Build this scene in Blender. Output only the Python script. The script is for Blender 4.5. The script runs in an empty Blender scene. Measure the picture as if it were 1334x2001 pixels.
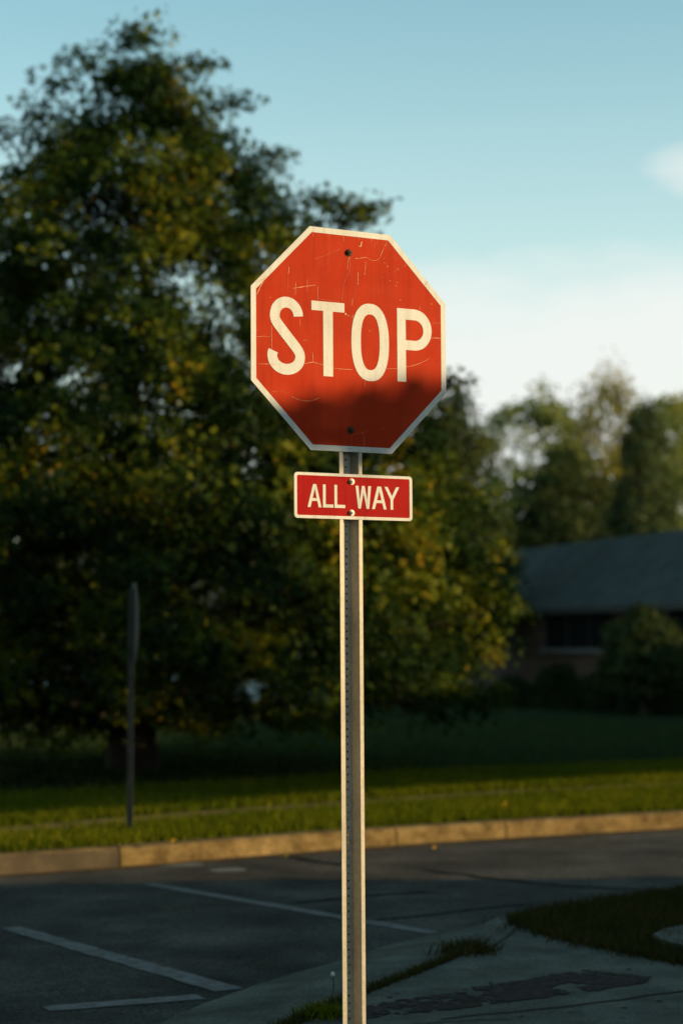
import bpy, bmesh, math, random
import numpy as np
from mathutils import Vector, Matrix, noise as mnoise

R = math.radians
C = bpy.context.scene.collection
rng = np.random.default_rng(7)
random.seed(7)

# ------------------------------------------------------------------ camera numbers
FPX, YH, CX, CY, CAMZ = 3800.0, 1260.0, 667.0, 1000.5, 1.42
PITCH = math.atan((YH - CY) / FPX)
_F = np.array([0, math.cos(PITCH), math.sin(PITCH)])
_U = np.array([0, -math.sin(PITCH), math.cos(PITCH)])


def ray(px, py):
    d = _F * FPX + np.array([1.0, 0, 0]) * (px - CX) - _U * (py - CY)
    return d


def on_z(px, py, z=0.0):
    d = ray(px, py)
    t = (z - CAMZ) / d[2]
    return (d[0] * t, d[1] * t, z)


def on_y(px, py, Y):
    d = ray(px, py)
    t = Y / d[1]
    return (d[0] * t, Y, CAMZ + d[2] * t)


# sun: vector towards the sun
SUN_AZ, SUN_EL = R(78), R(10)          # azimuth measured from -Y (behind the viewer) towards +X
SUN = Vector((math.sin(SUN_AZ) * math.cos(SUN_EL), -math.cos(SUN_AZ) * math.cos(SUN_EL), math.sin(SUN_EL)))
GU = np.array([math.sin(SUN_AZ), -math.cos(SUN_AZ)])     # ground direction to the sun
GN = np.array([math.cos(SUN_AZ), math.sin(SUN_AZ)])      # across it


def sq(s, q, z=0.0):
    p = GU * s + GN * q
    return np.array([p[0], p[1], z])


# ------------------------------------------------------------------ material helpers
def nodes_of(name):
    m = bpy.data.materials.new(name)
    m.use_nodes = True
    nt = m.node_tree
    return m, nt, nt.nodes, nt.links, nt.nodes['Principled BSDF']


def ramp(N, stops):
    r = N.new('ShaderNodeValToRGB')
    e = r.color_ramp.elements
    while len(e) < len(stops):
        e.new(0.5)
    for i, (p, c) in enumerate(stops):
        e[i].position = p
        e[i].color = (*c, 1)
    return r


def tex(N, L, scale, detail=6, rough=.6, coord='Object', vscale=None, dist=0.0):
    tc = N.new('ShaderNodeTexCoord')
    n = N.new('ShaderNodeTexNoise')
    n.inputs['Scale'].default_value = scale
    n.inputs['Detail'].default_value = detail
    n.inputs['Roughness'].default_value = rough
    n.inputs['Distortion'].default_value = dist
    if vscale:
        mp = N.new('ShaderNodeMapping')
        mp.inputs['Scale'].default_value = vscale
        L.new(tc.outputs[coord], mp.inputs['Vector'])
        L.new(mp.outputs['Vector'], n.inputs['Vector'])
    else:
        L.new(tc.outputs[coord], n.inputs['Vector'])
    return n


def mixc(N, L, a, b, fac, mode='MIX'):
    m = N.new('ShaderNodeMix')
    m.data_type = 'RGBA'
    m.blend_type = mode
    for sock, v in ((m.inputs[6], a), (m.inputs[7], b), (m.inputs[0], fac)):
        if hasattr(v, 'links') or hasattr(v, 'is_linked'):
            L.new(v, sock)
        elif isinstance(v, (int, float)):
            sock.default_value = v
        else:
            sock.default_value = (*v, 1)
    return m.outputs[2]


def bump(N, L, height, strength, dist, P):
    b = N.new('ShaderNodeBump')
    b.inputs['Strength'].default_value = strength
    b.inputs['Distance'].default_value = dist
    L.new(height, b.inputs['Height'])
    L.new(b.outputs['Normal'], P.inputs['Normal'])
    return b


def noisy(name, stops, scale, rough=.8, detail=6, bscale=None, bstr=.3, bdist=.01, vscale=None, spec=.3, metal=0.0,
          fine=None, grime=None):
    m, nt, N, L, P = nodes_of(name)
    n = tex(N, L, scale, detail, vscale=vscale)
    r = ramp(N, stops)
    L.new(n.outputs['Fac'], r.inputs['Fac'])
    col = r.outputs['Color']
    if fine:
        fs, lo, hi = fine
        n3 = tex(N, L, fs, 3)
        r3 = ramp(N, [(.35, (lo,) * 3), (.65, (hi,) * 3)])
        L.new(n3.outputs['Fac'], r3.inputs['Fac'])
        col = mixc(N, L, col, r3.outputs['Color'], 1.0, 'MULTIPLY')
    if grime:
        gs, glo, gv = grime
        n5 = tex(N, L, gs, 9, .72, vscale=gv); r5 = ramp(N, [(.38, (glo, glo * .97, glo * .92)), (.56, (1, 1, 1))])
        L.new(n5.outputs['Fac'], r5.inputs['Fac'])
        col = mixc(N, L, col, r5.outputs['Color'], 1.0, 'MULTIPLY')
    L.new(col, P.inputs['Base Color'])
    P.inputs['Roughness'].default_value = rough
    P.inputs['Metallic'].default_value = metal
    P.inputs['Specular IOR Level'].default_value = spec
    if bscale:
        n2 = tex(N, L, bscale, 5)
        bump(N, L, n2.outputs['Fac'], bstr, bdist, P)
    return m


def leaf_mat(name, stops, clump_scale=.8, trans=.3, mix=(.55, .45)):
    """one colour per leaf, varied between boughs"""
    m, nt, N, L, P = nodes_of(name)
    N.remove(P)
    out = N['Material Output']
    g = N.new('ShaderNodeNewGeometry')
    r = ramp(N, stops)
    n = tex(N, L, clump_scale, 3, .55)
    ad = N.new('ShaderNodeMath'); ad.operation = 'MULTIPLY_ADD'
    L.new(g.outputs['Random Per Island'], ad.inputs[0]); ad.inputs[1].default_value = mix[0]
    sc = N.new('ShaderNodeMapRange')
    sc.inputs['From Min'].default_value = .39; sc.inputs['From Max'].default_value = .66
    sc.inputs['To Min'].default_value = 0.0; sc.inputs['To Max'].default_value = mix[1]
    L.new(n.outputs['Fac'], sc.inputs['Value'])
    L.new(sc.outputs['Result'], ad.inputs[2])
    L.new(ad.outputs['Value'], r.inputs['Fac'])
    d = N.new('ShaderNodeBsdfDiffuse'); t = N.new('ShaderNodeBsdfTranslucent')
    gl = N.new('ShaderNodeBsdfGlossy'); gl.inputs['Roughness'].default_value = .45
    gl.inputs['Color'].default_value = (.12, .13, .10, 1)
    L.new(r.outputs['Color'], d.inputs['Color'])
    tc = mixc(N, L, r.outputs['Color'], (1.1, 1.05, .45), 1.0, 'MULTIPLY')
    L.new(tc, t.inputs['Color'])
    mx = N.new('ShaderNodeMixShader'); mx.inputs[0].default_value = trans
    L.new(d.outputs[0], mx.inputs[1]); L.new(t.outputs[0], mx.inputs[2])
    mx2 = N.new('ShaderNodeMixShader'); mx2.inputs[0].default_value = .03
    L.new(mx.outputs[0], mx2.inputs[1]); L.new(gl.outputs[0], mx2.inputs[2])
    L.new(mx2.outputs[0], out.inputs['Surface'])
    return m


# ------------------------------------------------------------------ object helpers
def tag(o, label=None, cat=None, group=None, kind=None):
    if label: o['label'] = label
    if cat: o['category'] = cat
    if group: o['group'] = group
    if kind: o['kind'] = kind
    return o


def empty(name, loc, label, cat, group=None):
    o = bpy.data.objects.new(name, None)
    C.objects.link(o)
    o.location = loc
    o.empty_display_size = .2
    return tag(o, label, cat, group)


def link(name, me, mats, parent=None, smooth=False):
    o = bpy.data.objects.new(name, me)
    C.objects.link(o)
    for m in (mats if isinstance(mats, (list, tuple)) else [mats]):
        me.materials.append(m)
    if parent:
        o.parent = parent
    if smooth:
        me.polygons.foreach_set('use_smooth', [True] * len(me.polygons))
    return o


def from_bm(name, bm, mats, parent=None, smooth=False):
    bmesh.ops.recalc_face_normals(bm, faces=bm.faces[:])
    me = bpy.data.meshes.new(name)
    bm.to_mesh(me)
    bm.free()
    return link(name, me, mats, parent, smooth)


def from_np(name, verts, faces, mats, parent=None, idx=None):
    """verts Nx3, faces list of same-size index arrays (M x k)"""
    me = bpy.data.meshes.new(name)
    verts = np.asarray(verts, np.float32)
    faces = np.asarray(faces, np.int32)
    k = faces.shape[1]
    me.vertices.add(len(verts)); me.vertices.foreach_set('co', verts.ravel())
    me.loops.add(faces.size); me.loops.foreach_set('vertex_index', faces.ravel())
    me.polygons.add(len(faces))
    me.polygons.foreach_set('loop_start', np.arange(0, faces.size, k, dtype=np.int32))
    me.polygons.foreach_set('loop_total', np.full(len(faces), k, np.int32))
    me.update(calc_edges=True)
    return link(name, me, mats, parent)


def box(bm, c, s, rot=None, bev=0.0):
    r = bmesh.ops.create_cube(bm, size=1.0)
    vs = r['verts']
    M = Matrix.Translation(c) @ (rot.to_4x4() if rot else Matrix.Identity(4)) @ Matrix.Diagonal((*s, 1))
    bmesh.ops.transform(bm, matrix=M, verts=vs)
    if bev:
        es = list({e for v in vs for e in v.link_edges})
        bmesh.ops.bevel(bm, geom=es, offset=bev, segments=2, affect='EDGES')


def tube(bm, pts, radii, n=8, cap=True):
    pts = [Vector(p) for p in pts]
    rings = []
    for i, p in enumerate(pts):
        d = (pts[min(i + 1, len(pts) - 1)] - pts[max(i - 1, 0)]).normalized()
        a = d.orthogonal().normalized()
        if i and rings:
            a = (rings[-1][0].co - pts[i - 1])
            a = (a - d * a.dot(d)).normalized()
        b = d.cross(a)
        rings.append([bm.verts.new(p + (a * math.cos(2 * math.pi * k / n) + b * math.sin(2 * math.pi * k / n)) * radii[i]) for k in range(n)])
    for i in range(len(rings) - 1):
        for k in range(n):
            bm.faces.new((rings[i][k], rings[i][(k + 1) % n], rings[i + 1][(k + 1) % n], rings[i + 1][k]))
    if cap:
        bm.faces.new(rings[-1]); bm.faces.new(rings[0][::-1])


def poly(bm, pts, mi=0):
    f = bm.faces.new([bm.verts.new(p) for p in pts])
    f.material_index = mi
    return f


def slab(bm, outline, z0, z1):
    top = [bm.verts.new((p[0], p[1], z1 if len(p) < 3 else p[2])) for p in outline]
    bot = [bm.verts.new((p[0], p[1], z0)) for p in outline]
    f = bm.faces.new(top)
    n = len(top)
    for i in range(n):
        bm.faces.new((top[i], bot[i], bot[(i + 1) % n], top[(i + 1) % n]))
    bmesh.ops.triangulate(bm, faces=[f])


def resample(pts, n):
    p = np.array(pts, float)
    d = np.r_[0, np.cumsum(np.linalg.norm(np.diff(p, axis=0), axis=1))]
    t = np.linspace(0, d[-1], n)
    return np.stack([np.interp(t, d, p[:, i]) for i in range(p.shape[1])], 1)


def smooth_line(pts, n, it=3):
    p = np.array(pts, float)
    for _ in range(it):
        q = [p[0]]
        for a, b in zip(p[:-1], p[1:]):
            q += [a * .75 + b * .25, a * .25 + b * .75]
        q.append(p[-1])
        p = np.array(q)
    return resample(p, n)


def in_poly(pts, poly_):
    x, y = pts[:, 0], pts[:, 1]; c = np.zeros(len(pts), bool); P_ = np.asarray(poly_)[:, :2]; j = len(P_) - 1
    for i in range(len(P_)):
        k = ((P_[i, 1] > y) != (P_[j, 1] > y)) & (x < (P_[j, 0] - P_[i, 0]) * (y - P_[i, 1]) / (P_[j, 1] - P_[i, 1] + 1e-12) + P_[i, 0])
        c ^= k; j = i
    return c


# ------------------------------------------------------------------ materials
M = {}
M['asphalt'] = noisy('asphalt', [(.28, (.032, .032, .030)), (.45, (.056, .054, .048)), (.56, (.070, .066, .056)), (.74, (.108, .098, .080))], 1.3, .9,
                     detail=10, bscale=160, bstr=.5, bdist=.006, spec=.03, fine=(75, .45, 1.6), grime=(.9, .62, (1, 1, 1)))
M['concrete'] = noisy('concrete', [(.3, (.070, .073, .060)), (.55, (.108, .111, .092)), (.75, (.14, .142, .12))], 2.2, .9,
                      detail=9, bscale=60, bstr=.35, bdist=.004, fine=(70, .72, 1.25), spec=.04, grime=(3.2, .66, (1, 1, 1)))
M['kerb'] = noisy('kerb_concrete', [(.3, (.110, .077, .033)), (.55, (.172, .124, .055)), (.75, (.23, .17, .082))], 3.0, .9,
                  detail=9, bscale=40, bstr=.4, bdist=.006, fine=(60, .7, 1.2), spec=.05, grime=(5.0, .52, (1, 1, 1.6)))
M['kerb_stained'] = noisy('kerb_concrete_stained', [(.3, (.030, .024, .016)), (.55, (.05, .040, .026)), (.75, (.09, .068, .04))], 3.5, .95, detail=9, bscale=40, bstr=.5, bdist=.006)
M['grit'] = noisy('gutter_grit', [(.35, (.045, .034, .02)), (.55, (.09, .064, .034)), (.75, (.15, .105, .055))], 20, .95, spec=.03, bscale=90, bstr=.7, bdist=.01)
M['dirt'] = noisy('dirt_stain', [(.35, (.034, .027, .023)), (.6, (.058, .046, .040)), (.75, (.09, .075, .066))], 18, .95, spec=.03, bscale=80,
                  bstr=.6, bdist=.008)
M['soil'] = noisy('soil', [(.35, (.018, .018, .008)), (.65, (.035, .034, .014))], 6, .95, spec=0.0, bscale=60, bstr=.6, bdist=.02)
M['turf'] = noisy('turf', [(.3, (.016, .027, .014)), (.55, (.024, .038, .018)), (.75, (.034, .046, .021))], 1.6, .95, bscale=90,
                  bstr=.8, bdist=.03, fine=(60, .7, 1.25), spec=0.0)
M['paint'] = None
m, nt, N, L, P = nodes_of('road_paint')
n = tex(N, L, 16, 9, .78); r = ramp(N, [(.42, (.05, .05, .047)), (.58, (.135, .135, .13))])
L.new(n.outputs['Fac'], r.inputs['Fac']); L.new(r.outputs['Color'], P.inputs['Base Color'])
P.inputs['Roughness'].default_value = .8
n2 = tex(N, L, 160, 4); bump(N, L, n2.outputs['Fac'], .4, .005, P)
M['paint'] = m
m, nt, N, L, P = nodes_of('crack_tar')
P.inputs['Base Color'].default_value = (.012, .012, .012, 1); P.inputs['Roughness'].default_value = .9; P.inputs['Specular IOR Level'].default_value = .02
M['tar'] = m


def blade_mat(name, a, b, c):
    m, nt, N, L, P = nodes_of(name)
    N.remove(P)
    g = N.new('ShaderNodeNewGeometry')
    r = ramp(N, [(0, a), (.6, b), (1, c)])
    n = tex(N, L, .7, 4)
    ad = N.new('ShaderNodeMath'); ad.operation = 'MULTIPLY_ADD'
    L.new(g.outputs['Random Per Island'], ad.inputs[0]); ad.inputs[1].default_value = .6
    sc = N.new('ShaderNodeMapRange')
    sc.inputs['From Min'].default_value = .35; sc.inputs['From Max'].default_value = .65
    sc.inputs['To Max'].default_value = .4
    L.new(n.outputs['Fac'], sc.inputs['Value']); L.new(sc.outputs['Result'], ad.inputs[2])
    L.new(ad.outputs[0], r.inputs['Fac'])
    d = N.new('ShaderNodeBsdfDiffuse'); t = N.new('ShaderNodeBsdfTranslucent')
    L.new(r.outputs['Color'], d.inputs['Color']); L.new(r.outputs['Color'], t.inputs['Color'])
    mx = N.new('ShaderNodeMixShader'); mx.inputs[0].default_value = .35
    L.new(d.outputs[0], mx.inputs[1]); L.new(t.outputs[0], mx.inputs[2])
    L.new(mx.outputs[0], N['Material Output'].inputs['Surface'])
    return m


M['blade'] = blade_mat('grass_blade', (.040, .062, .004), (.090, .112, .006), (.17, .155, .012))
M['blade_lawn'] = blade_mat('lawn_blade', (.020, .040, .016), (.034, .054, .018), (.06, .072, .020))  # darker copy of the grass; the far lawn's shade is in its colour
M['blade_dry'] = blade_mat('corner_grass_blade', (.028, .032, .009), (.045, .044, .013), (.12, .085, .03))

# sign sheetings
def sheet_mat(name, a, b, rough, stripes=False, spec=.06):
    m, nt, N, L, P = nodes_of(name)
    n = tex(N, L, 7, 8, .65)
    r = ramp(N, [(.32, a), (.7, b)])
    L.new(n.outputs['Fac'], r.inputs['Fac'])
    col = r.outputs['Color']
    n3 = tex(N, L, 420, 2)
    r3 = ramp(N, [(.3, (.88,) * 3), (.7, (1.1,) * 3)])
    L.new(n3.outputs['Fac'], r3.inputs['Fac'])
    col = mixc(N, L, col, r3.outputs['Color'], 1.0, 'MULTIPLY')
    ng = tex(N, L, 2.2, 8, .7, vscale=(2.2, 1, .8)); rg = ramp(N, [(.30, (.72, .68, .62)), (.52, (1, 1, 1))])
    L.new(ng.outputs['Fac'], rg.inputs['Fac'])
    col = mixc(N, L, col, rg.outputs['Color'], .6, 'MULTIPLY')
    ns = tex(N, L, 1.0, 4, .6, vscale=(46, 1, 2.2)); rs_ = ramp(N, [(.34, (.70, .66, .60)), (.50, (1, 1, 1))])
    L.new(ns.outputs['Fac'], rs_.inputs['Fac'])
    col = mixc(N, L, col, rs_.outputs['Color'], .35, 'MULTIPLY')
    if stripes:
        tc = N.new('ShaderNodeTexCoord'); w = N.new('ShaderNodeTexWave')
        w.wave_type = 'BANDS'; w.bands_direction = 'X'; w.inputs['Scale'].default_value = 36
        w.inputs['Distortion'].default_value = 1.2; w.inputs['Detail'].default_value = 2
        L.new(tc.outputs['Object'], w.inputs['Vector'])
        rw = ramp(N, [(.1, (.86,) * 3), (.6, (1.0,) * 3)])
        L.new(w.outputs['Fac'], rw.inputs['Fac'])
        col = mixc(N, L, col, rw.outputs['Color'], 1.0, 'MULTIPLY')
    L.new(col, P.inputs['Base Color'])
    P.inputs['Roughness'].default_value = rough
    P.inputs['Specular IOR Level'].default_value = spec
    n2 = tex(N, L, 900, 2)
    bump(N, L, n2.outputs['Fac'], .08, .001, P)
    n4 = tex(N, L, 9, 4)
    rr = N.new('ShaderNodeMapRange'); rr.inputs['To Min'].default_value = rough - .1; rr.inputs['To Max'].default_value = rough + .15
    L.new(n4.outputs['Fac'], rr.inputs['Value']); L.new(rr.outputs['Result'], P.inputs['Roughness'])
    return m


M['stop_red'] = sheet_mat('faded_red_sheeting', (.315, .022, .0055), (.375, .034, .0095), .65)
M['way_red'] = sheet_mat('deep_red_sheeting', (.26, .0022, .0025), (.30, .0042, .0045), .6, True)
M['sign_white'] = sheet_mat('white_sheeting', (.49, .52, .535), (.56, .59, .605), .6)
M['sign_white_striped'] = sheet_mat('white_prismatic_sheeting', (.50, .525, .535), (.57, .595, .605), .6, True)
m, nt, N, L, P = nodes_of('scratch_cream'); P.inputs['Base Color'].default_value = (.50, .28, .16, 1); P.inputs['Roughness'].default_value = .7
M['scratch'] = m
m, nt, N, L, P = nodes_of('scratch_faint'); P.inputs['Base Color'].default_value = (.42, .075, .030, 1); P.inputs['Roughness'].default_value = .7
M['scratch_faint'] = m
m, nt, N, L, P = nodes_of('stamp_ink'); P.inputs['Base Color'].default_value = (.16, .14, .13, 1); P.inputs['Roughness'].default_value = .8
M['ink'] = m
M['aluminium'] = noisy('sign_back_aluminium', [(.3, (.045, .055, .055)), (.7, (.07, .08, .08))], 8, .7, metal=0, spec=.15, bscale=90, bstr=.1, bdist=.002)
M['galv'] = noisy('galvanised_steel', [(.3, (.23, .225, .20)), (.5, (.29, .28, .25)), (.75, (.35, .335, .30))], 14, .52, metal=.45, detail=8,
                  vscale=(1, 1, .25), bscale=70, bstr=.15, bdist=.002, spec=.1, fine=(60, .9, 1.07))
M['weathered'] = noisy('weathered_post_steel', [(.3, (.05, .054, .05)), (.7, (.085, .088, .08))], 9, .75, spec=.08)
M['rust'] = noisy('rusty_steel', [(.35, (.02, .013, .009)), (.65, (.075, .04, .022))], 120, .8, bscale=300, bstr=.5, bdist=.001)
M['zinc'] = noisy('zinc_bolt', [(.3, (.28, .27, .23)), (.7, (.42, .41, .36))], 60, .5, metal=.6)
M['bark'] = noisy('bark', [(.35, (.016, .014, .011)), (.65, (.034, .028, .021))], 10, .95, vscale=(3, 3, .6), bscale=22, bstr=.9, bdist=.05)
M['brick'] = None
m, nt, N, L, P = nodes_of('house_brick')
tc = N.new('ShaderNodeTexCoord'); mp = N.new('ShaderNodeMapping'); mp.inputs['Rotation'].default_value = (R(90), 0, 0)
bt = N.new('ShaderNodeTexBrick'); bt.inputs['Scale'].default_value = 3.2
bt.inputs['Color1'].default_value = (.075, .036, .022, 1); bt.inputs['Color2'].default_value = (.10, .05, .032, 1)
bt.inputs['Mortar'].default_value = (.10, .092, .08, 1); bt.inputs['Mortar Size'].default_value = .015
bt.inputs['Brick Width'].default_value = .7; bt.inputs['Row Height'].default_value = .25
L.new(tc.outputs['Object'], mp.inputs['Vector']); L.new(mp.outputs['Vector'], bt.inputs['Vector'])
L.new(bt.outputs['Color'], P.inputs['Base Color']); P.inputs['Roughness'].default_value = .9
M['brick'] = m
M['shingle'] = None
m, nt, N, L, P = nodes_of('roof_shingle')
tc = N.new('ShaderNodeTexCoord'); mp = N.new('ShaderNodeMapping')
bt = N.new('ShaderNodeTexBrick'); bt.inputs['Scale'].default_value = 4
bt.inputs['Color1'].default_value = (.037, .046, .042, 1); bt.inputs['Color2'].default_value = (.056, .067, .061, 1)
bt.inputs['Mortar'].default_value = (.075, .075, .075, 1); bt.inputs['Mortar Size'].default_value = .03
bt.inputs['Brick Width'].default_value = .9; bt.inputs['Row Height'].default_value = .5
L.new(tc.outputs['Object'], bt.inputs['Vector'])
n = tex(N, L, 1.2, 6); r = ramp(N, [(.3, (.8,) * 3), (.7, (1.2,) * 3)]); L.new(n.outputs['Fac'], r.inputs['Fac'])
L.new(mixc(N, L, bt.outputs['Color'], r.outputs['Color'], 1.0, 'MULTIPLY'), P.inputs['Base Color'])
P.inputs['Roughness'].default_value = .95; P.inputs['Specular IOR Level'].default_value = .04
M['shingle'] = m
M['trim'] = noisy('painted_trim', [(.3, (.12, .12, .115)), (.7, (.16, .16, .15))], 5, .7, spec=.1)
M['darktrim'] = noisy('dark_trim', [(.3, (.035, .033, .03)), (.7, (.05, .046, .042))], 5, .6)
M['siding'] = noisy('pale_siding', [(.3, (.42, .37, .34)), (.7, (.52, .46, .43))], 1.5, .8, vscale=(.4, .4, 8))
M['bluegrey'] = noisy('blue_grey_siding', [(.3, (.40, .44, .46)), (.7, (.50, .54, .56))], 1.5, .8, vscale=(.4, .4, 8))
m, nt, N, L, P = nodes_of('window_glass')
P.inputs['Base Color'].default_value = (.010, .012, .013, 1); P.inputs['Roughness'].default_value = .15
P.inputs['Specular IOR Level'].default_value = .08
M['glass'] = m

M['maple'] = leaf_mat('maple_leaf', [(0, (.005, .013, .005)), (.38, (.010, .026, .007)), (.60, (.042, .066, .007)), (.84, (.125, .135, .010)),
                                     (1, (.22, .14, .012))], clump_scale=1.15, trans=.28, mix=(.26, .76))  # yellowing clumps; sunlit and shaded boughs are also put into this colour
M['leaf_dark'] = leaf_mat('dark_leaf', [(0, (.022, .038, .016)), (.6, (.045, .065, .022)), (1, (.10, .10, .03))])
M['leaf_pale'] = leaf_mat('pale_leaf', [(0, (.10, .12, .03)), (.6, (.24, .23, .06)), (1, (.46, .38, .12))], trans=.62)
M['leaf_mid'] = leaf_mat('mid_leaf', [(0, (.09, .135, .055)), (.6, (.17, .215, .075)), (1, (.31, .31, .11))], trans=.5)
M['conifer'] = leaf_mat('conifer_needles', [(0, (.032, .052, .026)), (.6, (.06, .085, .036)), (1, (.10, .115, .04))], trans=.25)
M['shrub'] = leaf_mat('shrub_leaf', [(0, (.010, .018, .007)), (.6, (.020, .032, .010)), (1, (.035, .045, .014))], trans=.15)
M['hedge'] = leaf_mat('hedge_leaf', [(0, (.03, .05, .015)), (.6, (.05, .07, .02)), (1, (.08, .09, .025))], trans=.1)
M['fallen'] = leaf_mat('fallen_leaf', [(0, (.45, .22, .02)), (.6, (.55, .33, .04)), (1, (.42, .16, .03))], trans=.2)

# ------------------------------------------------------------------ setting: ground
def sheet(name, pts, z, mat):
    bm = bmesh.new()
    f = poly(bm, [(p[0], p[1], z) for p in pts])
    bmesh.ops.triangulate(bm, faces=[f])
    return tag(from_bm(name, bm, mat), kind='structure')


RZ = -0.10
sheet('ground', [(-700, -700), (700, -700), (700, 900), (-700, 900)], -0.16, M['turf'])
sheet('road', [(-70, -45), (60, -45), (60, 75), (-70, 75)], RZ, M['asphalt'])

# far kerb, running from near left to far right
KT = .035
kp = [on_z(px, py, KT)[:2] for px, py in ((0, 1671), (240, 1656), (470, 1639), (700, 1622), (1000, 1604), (1334, 1587))]
kp = np.array(kp)
dl = kp[0] - kp[1]; dl /= np.linalg.norm(dl)
dr = kp[-1] - kp[-2]; dr /= np.linalg.norm(dr)
kp = np.vstack([kp[0] + dl * 40, kp[0] + dl * 12, kp[0] + dl * 3, kp, kp[-1] + dr * 4, kp[-1] + dr * 14 + np.array([0, -.5]), kp[-1] + dr * 45 + np.array([0, -5])])
kline = smooth_line(kp, 260, 3)
tang = np.gradient(kline, axis=0); tang /= np.linalg.norm(tang, axis=1)[:, None]
knorm = np.stack([-tang[:, 1], tang[:, 0]], 1)         # away from the road
KW = .16


def koff(d):
    return kline + knorm * d


bm = bmesh.new()
prof = [(-.012, RZ - .02), (0.0, KT - .03), (.008, KT - .010), (.028, KT), (KW, KT), (KW, RZ - .02)]
joints_at = [on_z(240, 1656, KT)[:2], on_z(795, 1616, KT)[:2], on_z(968, 1606, KT)[:2]]
ji = {int(np.argmin(np.linalg.norm(kline - np.array(j), axis=1))) for j in joints_at}
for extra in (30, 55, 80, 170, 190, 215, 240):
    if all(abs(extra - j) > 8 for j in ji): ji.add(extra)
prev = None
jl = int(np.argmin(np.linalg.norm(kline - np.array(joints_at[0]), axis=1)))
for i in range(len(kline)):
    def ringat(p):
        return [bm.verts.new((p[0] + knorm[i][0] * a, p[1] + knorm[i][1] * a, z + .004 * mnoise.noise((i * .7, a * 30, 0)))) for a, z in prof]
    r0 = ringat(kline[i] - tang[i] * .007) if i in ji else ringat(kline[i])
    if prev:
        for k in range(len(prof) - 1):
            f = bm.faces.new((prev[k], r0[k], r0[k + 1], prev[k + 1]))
            if i <= jl and k < 2: f.material_index = 1  # front faces left of the first joint are darker
    prev = r0
    if i in ji:
        bm.faces.new(r0)
        prev = ringat(kline[i] + tang[i] * .007)
        bm.faces.new(prev[::-1])
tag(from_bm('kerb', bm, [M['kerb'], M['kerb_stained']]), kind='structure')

bm = bmesh.new(); prev = None
for i in range(len(kline)):
    w_ = .13 + .16 * mnoise.noise((i * .23, 4.4, 0)) + .06 * mnoise.noise((i * 1.1, 1.4, 0))
    a_ = bm.verts.new((*(kline[i] - knorm[i] * .004), RZ + .008)); b_ = bm.verts.new((*(kline[i] - knorm[i] * max(.03, w_)), RZ + .003))
    if prev: bm.faces.new((prev[0], prev[1], b_, a_))
    prev = (a_, b_)
tag(from_bm('gutter_grit', bm, M['grit']), kind='stuff')

# lawn behind it, with a narrow path let into the verge
PO = np.interp(kline[:, 0], [-8, -2.3, .1, 2.8, 12], [.95, 1.15, 1.6, 2.2, 2.6])[:, None]
PW = .62
a = koff(KW + .002)
back = [(60, 300), (-120, 300), (-120, a[0][1])]
sheet('lawn', [tuple(p) for p in a] + [(200, a[-1][1]), (200, 400), (-200, 400), (-200, a[0][1])], .02, M['turf'])
bm = bmesh.new()
A, B = koff(PO), koff(PO + PW)
va = [bm.verts.new((*p, .026)) for p in A]; vb = [bm.verts.new((*p, .026)) for p in B]
for i in range(len(va) - 1):
    bm.faces.new((va[i], va[i + 1], vb[i + 1], vb[i]))
tag(from_bm('footpath', bm, M['kerb']), kind='structure')

# near corner: rolled kerb apron, walk, grass bank
EZ, JZ = -.075, -.012
E_px = [(-260, 2330), (60, 2130), (304, 2001), (378, 1964), (525, 1912), (669, 1874), (735, 1851), (844, 1826), (928, 1811), (985, 1797)]
J_px = [(-60, 2330), (380, 2080), (551, 2001), (634, 1963), (723, 1928), (800, 1900), (875, 1872), (925, 1848), (962, 1822), (990, 1803)]
E3 = smooth_line([on_z(x, y, EZ) for x, y in E_px], 90, 3)
J3 = smooth_line([on_z(x, y, JZ) for x, y in J_px], 90, 3)
bm = bmesh.new()
rows = []
for i in range(90):
    e, j = E3[i], J3[i]
    w = np.linalg.norm(j - e)
    wob = .012 * mnoise.noise((i * .33, 3.1, 0)) + .006 * mnoise.noise((i * 1.3, 7.7, 0))
    n2 = (j - e) / max(w, 1e-6)
    e2 = e - n2 * wob
    rows.append([bm.verts.new((e2[0] - n2[0] * .004, e2[1] - n2[1] * .004, RZ - .02)), bm.verts.new((e2[0], e2[1], EZ - .008)),
                 bm.verts.new(tuple(e2 + (j - e2) * .06 + np.array([0, 0, .003]))), bm.verts.new(tuple(e2 + (j - e2) * .5 + np.array([0, 0, .012]))),
                 bm.verts.new(tuple(j)), bm.verts.new((j[0], j[1], -.12))])
for i in range(89):
    for k in range(5):
        bm.faces.new((rows[i][k], rows[i + 1][k], rows[i + 1][k + 1], rows[i][k + 1]))
tag(from_bm('kerb_apron', bm, M['concrete'], smooth=False), kind='structure')

G_px = [(995, 1805), (1012, 1806), (1050, 1819), (1110, 1840), (1200, 1860), (1334, 1884), (1500, 1910), (2200, 2010)]
G3 = smooth_line([on_z(x, y, 0.0) for x, y in G_px], 60, 3)
J0 = smooth_line([on_z(x, y, 0.0) for x, y in J_px], 90, 3)
gap = np.gradient(J0[:, :2], axis=0); gap /= np.linalg.norm(gap, axis=1)[:, None]
gw = np.interp(np.arange(90), [0, 30, 55, 74, 82, 89], [.06, .07, .05, .02, .008, .004])
Jw = J0.copy(); Jw[:, 0] += gap[:, 1] * gw; Jw[:, 1] -= gap[:, 0] * gw
out = [tuple(p) for p in Jw] + [tuple(p) for p in G3] + [(14, 2.0, 0), (6, -8, 0), (-3.5, -8, 0)]
bm = bmesh.new()
slab(bm, out, -.15, 0.0)
tag(from_bm('pavement', bm, M['concrete']), kind='structure')
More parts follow.
